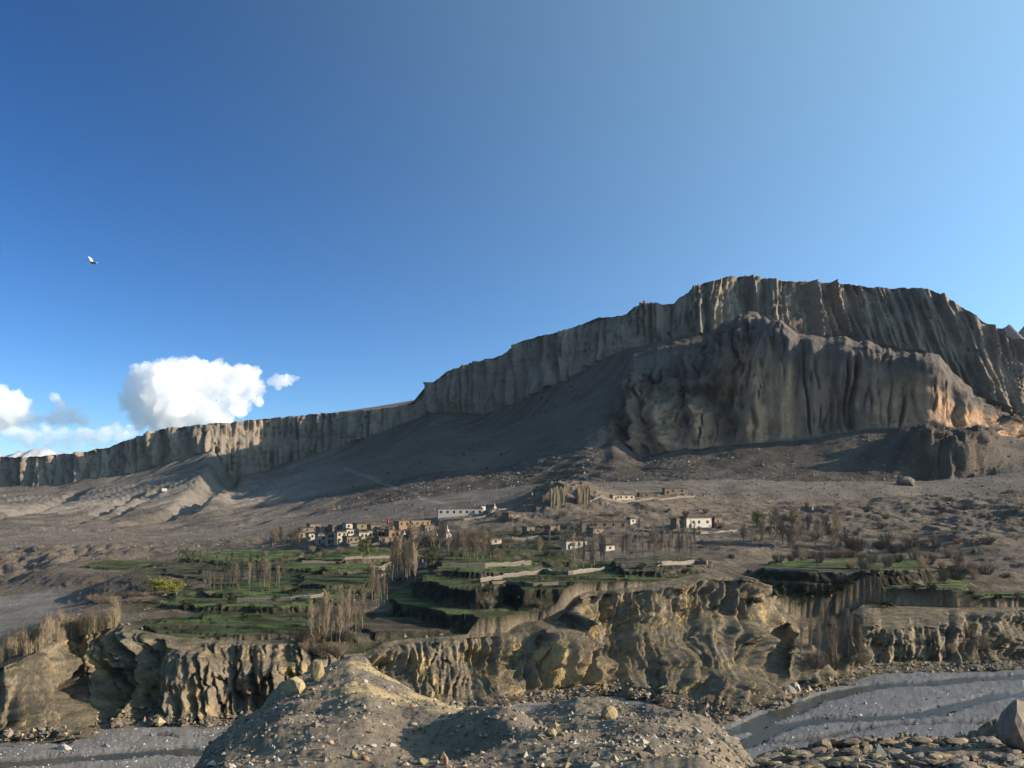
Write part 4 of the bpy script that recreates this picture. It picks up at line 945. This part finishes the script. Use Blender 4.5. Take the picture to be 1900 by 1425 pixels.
# ------------------------------------------------------------------ trees and bushes
def make_poplar(seed, H=9.0, spread=.16, nb=46, twig=.045, lean=.3):
    rg = random.Random(seed); tr = MB(); cr = MB()
    cx = [rg.uniform(-lean, lean) for _ in range(4)]
    def axis(t): return Vector((cx[0] * t * t + cx[2] * math.sin(t * 4) * .3, cx[1] * t * t + cx[3] * math.sin(t * 5) * .3, H * t))
    tr.tube([axis(t) - Vector((0, 0, .4 if t == 0 else 0)) for t in (0, .25, .5, .75, 1)], [.17, .13, .09, .055, .02], 5)
    for i in range(nb):
        t = .14 + .84 * (i + rg.random()) / nb; b = axis(t); a_ = rg.uniform(0, 6.283)
        L_ = H * (.10 + .30 * (1 - t) ** .7) * rg.uniform(.6, 1.1); o_ = Vector((math.cos(a_), math.sin(a_), 0)); sp_ = spread * rg.uniform(.6, 1.5) * H * .45
        m1 = b + o_ * sp_ * .35 * (1 - t * .5) + Vector((0, 0, L_ * .45)); e2 = b + o_ * sp_ * .55 * (1 - t * .5) + Vector((0, 0, L_))
        cr.tube([b, m1, e2], [twig, twig * .8, twig * .4], 3)
        for q_ in range(4):
            s0 = b.lerp(m1, rg.uniform(.4, 1)) if q_ < 2 else m1.lerp(e2, rg.uniform(.1, .9)); a2 = a_ + rg.uniform(-1.3, 1.3)
            cr.tube([s0, s0 + Vector((math.cos(a2) * sp_ * .22, math.sin(a2) * sp_ * .22, L_ * rg.uniform(.3, .6)))], [twig * .6, twig * .25], 3)
    return tr.mesh('trunk'), cr.mesh('crown')
def make_bush(seed, H=3.0, W=1.6, n=60, twig=.035, foot=.3):
    rg = random.Random(seed); tr = MB(); cr = MB()
    for i in range(n):
        a_ = rg.uniform(0, 6.283); r = W * math.sqrt(rg.random()); h = H * rg.uniform(.6, 1) * (1 - .35 * (r / W) ** 2)
        b = Vector((math.cos(a_) * r * foot, math.sin(a_) * r * foot, -.2)); e2 = Vector((math.cos(a_) * r, math.sin(a_) * r, h)); m1 = b.lerp(e2, .5) + Vector((rg.uniform(-.2, .2), rg.uniform(-.2, .2), .2))
        (tr if i % 6 == 0 else cr).tube([b, m1, e2], [twig * (1.5 if i % 6 == 0 else 1), twig * .9, twig * .35], 3)
        for q_ in range(4):
            s0 = m1.lerp(e2, rg.uniform(0, .9)); cr.tube([s0, s0 + Vector((rg.uniform(-.35, .35), rg.uniform(-.35, .35), rg.uniform(.2, .6))) * H * .35], [twig * .6, twig * .25], 3)
    return tr.mesh('trunk'), cr.mesh('crown')
def make_leafy(seed, H=6.0, W=2.4, n=900, leaf=.2, low=.25):
    rg = random.Random(seed); tr = MB(); cr = MB()
    tr.tube([(0, 0, -.4), (.1, 0, H * .3), (.05, .1, H * .55)], [.2, .14, .07], 5)
    cl = []
    for i in range(16):
        a_ = rg.uniform(0, 6.283); z = H * rg.uniform(low, .92); t = (z / H - low) / (1 - low); r = W * rg.uniform(.2, .8) * math.sqrt(max(.05, 1 - (2 * t - .8) ** 2 * .7))
        c = Vector((math.cos(a_) * r, math.sin(a_) * r, z)); cl.append((c, W * rg.uniform(.25, .5))); tr.tube([(0, 0, H * .3), c * .6 + Vector((0, 0, H * .12)), c], [.06, .04, .02], 3)
    for i in range(n):
        c, r = rg.choice(cl); p_ = c + Vector((rg.gauss(0, .5), rg.gauss(0, .5), rg.gauss(0, .55))) * r; s_ = leaf * rg.uniform(.6, 1.3)
        u_ = Vector((rg.gauss(0, 1), rg.gauss(0, 1), rg.gauss(0, 1))).normalized(); w_ = u_.orthogonal().normalized()
        cr.add([p_ - u_ * s_, p_ + w_ * s_ * .6, p_ + u_ * s_, p_ - w_ * s_ * .6], [(0, 1, 2, 3)])
    return tr.mesh('trunk'), cr.mesh('crown')
KIT = {}
def kit(name, gens, crown, bark='bark'):
    L_ = []
    for tm, cm in gens: tm.materials.append(M[bark]); cm.materials.append(M[crown]); L_.append((tm, cm))
    KIT[name] = L_
kit('poplar', [make_poplar(i, spread=.34, nb=50, twig=.042) for i in range(6)], 'twig'); kit('straw_poplar', [make_poplar(20 + i, spread=.34, nb=52, twig=.042) for i in range(5)], 'twig_y')
kit('brown_poplar', [make_poplar(40 + i, spread=.55, nb=60, twig=.045) for i in range(5)], 'twig_r'); kit('sapling', [make_bush(60 + i, 5.0, 1.3, 50, .035, .85) for i in range(4)], 'twig_y')
kit('bush', [make_bush(80 + i, 3.0, 1.9, 70) for i in range(4)], 'twig_r'); kit('willow', [make_leafy(100 + i) for i in range(3)], 'leaf_y')
kit('green_poplar', [make_leafy(110 + i, 7.0, 1.2, 700, .17, .12) for i in range(3)], 'leaf_g'); kit('shrub', [make_leafy(120 + i, 1.5, 1.1, 260, .16, .1) for i in range(4)], 'leaf_d'); kit('thorn', [make_bush(130 + i, 2.0, 1.6, 60, .05) for i in range(3)], 'leaf_s')
KH = {'poplar': 9.5, 'straw_poplar': 9.5, 'brown_poplar': 9.5, 'sapling': 5.6, 'bush': 3.4, 'willow': 6.2, 'green_poplar': 7.2, 'shrub': 1.6, 'thorn': 2.3}
def plant(name, kind, u, v, hpx, label, cat, group=None, wide=1.0, ymin=150):
    p = hit(u, v, ymin)
    if p.y > 1500: return None
    s_ = hpx * pxm(p) / KH[kind]; tm, cm = random.choice(KIT[kind])
    o = empty(name, p, random.uniform(0, 6.28)); o.scale = (s_ * wide, s_ * wide, s_); tag(o, label, cat, group)
    link(bpy.data.objects.new('trunk', tm), o); link(bpy.data.objects.new('crown', cm), o)
    return o
def grove(n, kind, u0, u1, v0, v1, h0, h1, label, group, name='poplar_tree', cat='tree', wide=1.0, ymin=150, slope=0):
    for i in range(n):
        u = u0 + (u1 - u0) * (i + random.random()) / n
        plant(name, kind, u, random.uniform(v0, v1) + slope * (u - u0), random.uniform(h0, h1), label, cat, group, wide * random.uniform(.65, 1.4), ymin)
grove(16, 'straw_poplar', 575, 675, 1165, 1202, 55, 85, 'bare straw-coloured poplar on the broken slope beside the dark terrace', 'poplars on the broken slope')
grove(7, 'poplar', 688, 716, 1112, 1134, 60, 78, 'bare poplar in the gap at the end of the lower green fields', 'poplars at the end of the lower fields')
grove(9, 'straw_poplar', 722, 768, 1070, 1088, 62, 80, 'tall bare poplar in the grove between the two pale walls', 'poplars between the pale walls')
grove(13, 'brown_poplar', 838, 912, 1028, 1048, 45, 62, 'reddish-brown bare poplar in the grove below the shaded knoll', 'poplars below the knoll')
grove(13, 'poplar', 425, 520, 1084, 1096, 36, 50, 'bare poplar in the row along the upper green field', 'poplars along the upper field')
grove(7, 'poplar', 372, 430, 1088, 1098, 28, 40, 'bare poplar beside the yellow-green willow', 'poplars beside the willow')
grove(7, 'green_poplar', 330, 385, 1036, 1044, 18, 28, 'slim green poplar on the far edge of the fields', 'green poplars at the far field edge', wide=.7)
grove(8, 'green_poplar', 400, 490, 1048, 1066, 24, 34, 'green-tinged poplar standing among the left-hand plots', 'green poplars among the plots', wide=.7)
grove(7, 'brown_poplar', 498, 560, 1010, 1020, 28, 38, 'round brown leafless tree beside the small huts at the village edge', 'trees at the village edge', wide=1.5)
grove(10, 'brown_poplar', 755, 835, 1002, 1024, 28, 42, 'brown leafless tree around the white shrines', 'trees around the shrines', wide=1.3)
grove(3, 'green_poplar', 664, 690, 1030, 1038, 38, 50, 'grey-green poplar standing below the cream houses', 'grey-green poplars below the houses')
grove(3, 'green_poplar', 786, 808, 1044, 1050, 38, 46, 'yellowish-green poplar beside the pale walls', 'green poplars beside the pale walls')
grove(7, 'poplar', 1060, 1126, 1046, 1062, 42, 60, 'bare poplar in front of the low white house', 'poplars before the low white house')
grove(18, 'poplar', 1150, 1296, 1026, 1046, 40, 58, 'thin bare poplar in the row above the curved wall', 'poplars above the curved wall', wide=.8)
grove(8, 'poplar', 1180, 1300, 985, 1010, 26, 36, 'small bare poplar below the big white house', 'poplars below the big white house')
grove(5, 'brown_poplar', 1370, 1440, 1000, 1020, 30, 42, 'brown leafless tree below the low white hut', 'trees below the low white hut', wide=1.3)
grove(22, 'brown_poplar', 1430, 1570, 985, 1030, 34, 52, 'brown bare poplar in the thicket on the right-hand slope', 'poplars in the right-hand thicket', wide=1.2)
grove(30, 'bush', 1560, 1840, 1010, 1080, 20, 32, 'leafless brown bush of the hillside thicket', 'bushes of the hillside thicket', 'bush', 'bush', 1.2)
grove(12, 'bush', 1440, 1600, 1030, 1050, 16, 24, 'leafless brown bush along the top of the dark terrace', 'bushes above the dark terrace', 'bush', 'bush', 1.2)
grove(16, 'poplar', 1462, 1600, 1195, 1240, 56, 92, 'bare poplar in the hollow above the river', 'poplars in the river hollow')
grove(10, 'bush', 1470, 1610, 1215, 1250, 22, 34, 'brown bush in the hollow above the river', 'bushes in the river hollow', 'bush', 'bush', 1.1)
grove(5, 'bush', 1720, 1860, 1180, 1220, 24, 36, 'dark leafless bush under the shaded right-hand cliff', 'bushes under the right-hand cliff', 'bush', 'bush', 1.0)
grove(40, 'sapling', -20, 215, 1216, 1236, 30, 64, 'straw-coloured sapling in the dense row along the left bank', 'saplings along the left bank', 'sapling', 'tree', 1.0, 150, -.3)
grove(14, 'bush', 170, 290, 1108, 1124, 12, 18, 'low brown bush along the edge of the left gravel flat', 'bushes along the gravel flat', 'bush', 'bush', 1.4)
grove(10, 'bush', 560, 640, 1190, 1225, 22, 34, 'brown bush under the straw-coloured poplars', 'bushes under the straw poplars', 'bush', 'bush', 1.1)
grove(12, 'bush', 900, 1060, 1028, 1044, 10, 16, 'brown hedge bush behind the middle plots', 'hedge bushes behind the plots', 'bush', 'bush', 1.4)
grove(12, 'bush', 880, 1330, 1296, 1330, 14, 24, 'dry bush at the foot of the river cliff', 'dry bushes at the cliff foot', 'bush', 'bush', 1.2)
for u, h in ((286, 30), (306, 33), (326, 28)): plant('willow_tree', 'willow', u, 1104, h, 'bright yellow-green willow clump at the edge of the green field', 'tree', 'yellow-green willows', 1.5)
for u, v, h in ((1404, 982, 34), (1412, 984, 28), (1472, 978, 30), (1480, 980, 24)): plant('willow_tree', 'willow', u, v, h, 'yellowish willow beside the low white hut', 'tree', 'willows by the white hut', 1.0, 300)
for u, v, h in ((905, 1130, 30), (918, 1128, 24), (1000, 1128, 14)): plant('thorn_bush', 'thorn', u, v, h, 'pale grey thorn bush on the face of the dark terrace', 'bush', 'thorn bushes on the dark terrace', 1.0)
grove(26, 'shrub', 300, 700, 1040, 1150, 6, 11, 'dark green shrub on a bank between the left-hand fields', 'shrubs between the left fields', 'shrub', 'shrub', 1.5)
grove(24, 'shrub', 700, 1400, 1030, 1110, 6, 11, 'dark green shrub on a bank around the middle plots', 'shrubs around the middle plots', 'shrub', 'shrub', 1.5)
grove(24, 'shrub', 1330, 1900, 1050, 1135, 7, 12, 'dark green shrub along the right-hand terraces', 'shrubs along the right terraces', 'shrub', 'shrub', 1.5)
grove(12, 'thorn', 330, 620, 1098, 1140, 7, 12, 'grey thorn scrub on the stony banks of the lower fields', 'thorns of the lower fields', 'thorn_bush', 'bush', 1.4)
for u, v in ((830, 845), (842, 846), (858, 845), (872, 838), (845, 858), (880, 856), (930, 845), (945, 838), (820, 878), (805, 895), (835, 862), (1005, 742), (1015, 748), (1030, 755), (1000, 765), (990, 772), (1015, 770), (1060, 720), (975, 780), (700, 920), (690, 935), (680, 948), (640, 945), (655, 905), (710, 905), (745, 895), (760, 870), (780, 860), (720, 880), (615, 930), (620, 922), (860, 900), (905, 870), (920, 815), (955, 800), (890, 830), (740, 930), (765, 940), (560, 930), (590, 948)):
    plant('shrub', 'shrub', u, v, random.uniform(2.2, 4.2), 'dark shrub dotted on the shaded mountain slope', 'shrub', 'shrubs on the shaded mountain slope', 1.3, 560)

# ------------------------------------------------------------------ tent, bird, clouds
p = hit(305, 914, 700); k = pxm(p); o = empty('tent', p, .5); tag(o, 'tiny white tent alone on the sunlit slope', 'tent'); w_ = 5 * k; h_ = 5 * k
mb = MB(); mb.add([(-w_, -w_ * .6, -.3), (w_, -w_ * .6, -.3), (w_, w_ * .6, -.3), (-w_, w_ * .6, -.3), (-w_ * .9, 0, h_), (w_ * .9, 0, h_)], [(0, 1, 5, 4), (2, 3, 4, 5), (1, 2, 5), (3, 0, 4)]); mb.build('canopy', M['white'], o)
mb = MB(); mb.add([(w_ * .99, -.4, -.3), (w_ * .99, .4, -.3), (w_ * .93, 0, h_ * .7)], [(0, 1, 2)]); mb.tube([(w_ * .9, 0, h_), (w_ * .9, 0, h_ + .6)], [.05, .04], 5); mb.build('door_flap', M['dark'], o)

def bird(u, v, Y):
    x = (u - 950) / F * Y; z = ZC + (VH - v) / F * Y; o = empty('bird', (x, Y, z), math.radians(200)); tag(o, 'black and white bird flying in the open blue sky', 'bird')
    o.rotation_euler = (math.radians(10), math.radians(-30), math.radians(150))
    me = bpy.data.meshes.new('body'); bm = bmesh.new(); n_ = 10                       # one continuous body: head, trunk, tail
    prof = [(-.17, .004, 0), (-.155, .012, 0), (-.14, .030, .004), (-.115, .036, .006), (-.09, .030, .002), (-.05, .048, -.002), (0, .054, -.006), (.05, .042, -.002), (.09, .022, .002), (.14, .020, .004), (.22, .030, .004), (.25, .034, .004)]
    rings = []
    for y, r, zo in prof:
        fl = 1 if y < .1 else .18
        rings.append([bm.verts.new((r * math.cos(6.2832 * i / n_), y, zo + r * fl * math.sin(6.2832 * i / n_))) for i in range(n_)])
    for a_, b2 in zip(rings[:-1], rings[1:]):
        for i in range(n_): bm.faces.new((a_[i], a_[(i + 1) % n_], b2[(i + 1) % n_], b2[i]))
    bm.faces.new(rings[0]); bm.faces.new(list(reversed(rings[-1])))
    side = {}
    for s_ in (-1, 1):                                                                  # wings: three sections, thin but solid
        pr = [(.03, -.07, .07, .01), (.14, -.085, .065, .075), (.25, -.05, .075, .12), (.33, .03, .07, .13)]; W_ = []
        for xx, y0, y1, zz in pr: W_.append([bm.verts.new((s_ * xx, y0, zz)), bm.verts.new((s_ * xx, y1, zz - .006)), bm.verts.new((s_ * xx, y1, zz - .016)), bm.verts.new((s_ * xx, y0, zz - .02))])
        for a_, b2 in zip(W_[:-1], W_[1:]):
            for i in range(4): bm.faces.new((a_[i], a_[(i + 1) % 4], b2[(i + 1) % 4], b2[i])).material_index = 1
        bm.faces.new(W_[-1]).material_index = 1
    bmesh.ops.recalc_face_normals(bm, faces=bm.faces); bm.to_mesh(me); bm.free()
    me.materials.append(M['dark']); me.materials.append(M['feather'])
    b_o = obj('body', me, None, o); o.scale = (1.25, 1.25, 1.25)
    return o
bird(171, 487, 48)

M_CLOUD = bpy.data.materials.new('cloud_vapour'); M_CLOUD.use_nodes = True; t_ = M_CLOUD.node_tree; t_.nodes.clear()
pv = t_.nodes.new('ShaderNodeVolumePrincipled'); mo = t_.nodes.new('ShaderNodeOutputMaterial'); pv.inputs['Color'].default_value = (1, 1, 1, 1); pv.inputs['Density'].default_value = .0075; pv.inputs['Anisotropy'].default_value = .0
t_.links.new(pv.outputs[0], mo.inputs['Volume'])
def cloud(puffs, Y, label, seed, dens=1.0):
    rg = random.Random(seed); k = Y / F; mm = bpy.data.metaballs.new('cloud_balls'); mm.resolution = 4.5 * k; mm.threshold = .3
    u0, v0_ = puffs[0][:2]; c0 = Vector(((u0 - 950) * k, Y, ZC + (VH - v0_) * k))
    for u, v, r in puffs:
        for j in range(12):
            d = Vector((rg.gauss(0, 1), rg.gauss(0, 1), rg.gauss(0, .8))).normalized() * r * rg.uniform(.35, .85)
            el = mm.elements.new(); el.co = Vector(((u - u0) * k + d.x * k, d.y * k * .8, -(v - v0_) * k + d.z * k)); el.radius = r * k * rg.uniform(.5, .95)
        el = mm.elements.new(); el.co = Vector(((u - u0) * k, 0, -(v - v0_) * k)); el.radius = r * k * 1.55
    mo_ = bpy.data.objects.new('cloud_src', mm); COL.objects.link(mo_); bpy.context.view_layer.update()
    dg = bpy.context.evaluated_depsgraph_get(); me = bpy.data.meshes.new_from_object(mo_.evaluated_get(dg)); bpy.data.objects.remove(mo_); bpy.data.metaballs.remove(mm)
    nv = len(me.vertices); co = np.empty(nv * 3, np.float32); me.vertices.foreach_get('co', co); co = co.reshape(-1, 3); no = np.empty(nv * 3, np.float32); me.vertices.foreach_get('normal', no); no = no.reshape(-1, 3)
    s1 = 22 * k; d = np.zeros(nv, np.float32)
    for s_, a_ in ((30 * k, 13 * k), (13 * k, 8 * k), (6 * k, 5 * k)): d += a_ * (np.abs(n3(co[:, 0] / s_ + seed, co[:, 1] / s_, co[:, 2] / s_)) * 2 - .5)
    co += no * d[:, None]; me.vertices.foreach_set('co', co.ravel()); me.update(); me.materials.clear()
    m_ = M_CLOUD if dens == 1 else M_CLOUD.copy()
    if dens != 1: m_.node_tree.nodes['Principled Volume'].inputs['Density'].default_value *= dens
    me.materials.append(m_); me.name = 'cloud'; o = link(bpy.data.objects.new('cloud', me)); o.location = c0
    return tag(o, label, 'cloud')
cloud([(330, 735, 55), (275, 705, 30), (310, 692, 26), (365, 705, 32), (400, 710, 30), (452, 698, 24), (430, 725, 28), (290, 750, 32), (265, 690, 18), (310, 775, 28), (375, 760, 34), (480, 716, 16), (515, 708, 14), (535, 704, 10), (270, 770, 24), (250, 742, 26), (345, 685, 22), (400, 780, 30), (330, 795, 26), (440, 752, 22), (470, 730, 18), (390, 690, 20), (425, 700, 20), (255, 715, 20), (545, 703, 7)], 9000, 'big white cumulus cloud with a ragged right arm above the plateau', 3)
cloud([(15, 760, 32), (5, 740, 20), (40, 775, 20), (-20, 770, 34), (60, 785, 12)], 9000, 'white cloud cut by the picture edge above the far plateau', 5)
cloud([(118, 765, 18), (112, 748, 11), (140, 775, 15), (150, 765, 8), (95, 780, 12)], 9000, 'small puffy cloud between the two larger clouds', 7)
cloud([(150, 808, 16), (90, 806, 16), (210, 803, 14), (30, 806, 18), (-20, 806, 18), (60, 812, 14), (120, 812, 14), (185, 812, 13), (240, 800, 10)], 11000, 'long low band of thin cloud just above the plateau rim', 9, .5)
grove(26, 'bush', 900, 1420, 950, 1030, 8, 15, 'low brown scrub on the dry slope between the scattered houses', 'scrub on the dry slope', 'bush', 'bush', 1.3, 380)
grove(24, 'bush', 1420, 1890, 940, 1010, 9, 16, 'low brown scrub on the eroded slope under the plain', 'scrub under the plain', 'bush', 'bush', 1.3, 380)
grove(18, 'bush', 470, 860, 1006, 1040, 9, 15, 'low brown scrub around the village plots', 'scrub around the village plots', 'bush', 'bush', 1.3, 300)
grove(14, 'brown_poplar', 930, 1140, 990, 1030, 22, 36, 'brown leafless tree on the slope around the low white house', 'trees around the low white house', wide=1.2, ymin=300)
house(702, 1010, 20, 12, 'mud', 'brown house in front of the orange-washed house', nwin=1, ymin=300)
house(728, 1016, 22, 9, 'mud', 'low brown stable below the orange terrace building', nwin=1, fire=False, ymin=300)
house(762, 996, 22, 10, 'mud', 'brown flat-roofed house under the long monastery hall', nwin=2, ymin=300)
house(786, 986, 20, 9, 'mud', 'small brown house at the far end of the monastery hall', nwin=1, ymin=300)
house(556, 988, 26, 8, 'mud', 'low brown wall-like stable behind the small pinkish hut', nwin=1, door=False, ymin=300)
house(574, 980, 20, 7, 'mud', 'dark stable up the slope behind the small white house', nwin=0, door=False, ymin=300)
house(1096, 990, 24, 8, 'mud', 'small brown shed in front of the long mud building', nwin=1, ymin=380)
house(940, 962, 26, 8, 'mud', 'dark mud shed on the shaded flank of the knoll', nwin=1, ymin=450)
field_wall([(812, 972), (860, 966), (905, 958), (950, 945)], 1.1, 'pale track-side wall climbing the shaded knoll below the white block', 400)
field_wall([(1090, 932), (1135, 931), (1200, 928), (1290, 922)], 1.0, 'long low mud wall joining the ruined towers and the sheds', 480)
field_wall([(1180, 985), (1240, 990), (1300, 992), (1370, 985)], 1.0, 'low brown wall in front of the big white house', 380)
field_wall([(950, 1000), (1000, 998), (1040, 1000)], 1.0, 'broken brown wall left of the low white house', 330)

# ------------------------------------------------------------------ thin air haze
mb = MB(); mb.box(-5600, 5600, -60, 7500, -4, 520); M_HAZE = bpy.data.materials.new('thin_haze'); M_HAZE.use_nodes = True; t_ = M_HAZE.node_tree; t_.nodes.clear()
pv = t_.nodes.new('ShaderNodeVolumePrincipled'); mo = t_.nodes.new('ShaderNodeOutputMaterial'); pv.inputs['Color'].default_value = (.72, .84, 1, 1); pv.inputs['Density'].default_value = 1.2e-5; pv.inputs['Anisotropy'].default_value = .2
t_.links.new(pv.outputs[0], mo.inputs['Volume'])
tag(mb.build('haze', M_HAZE), 'thin bluish haze in the mountain air', 'haze', kind='stuff')
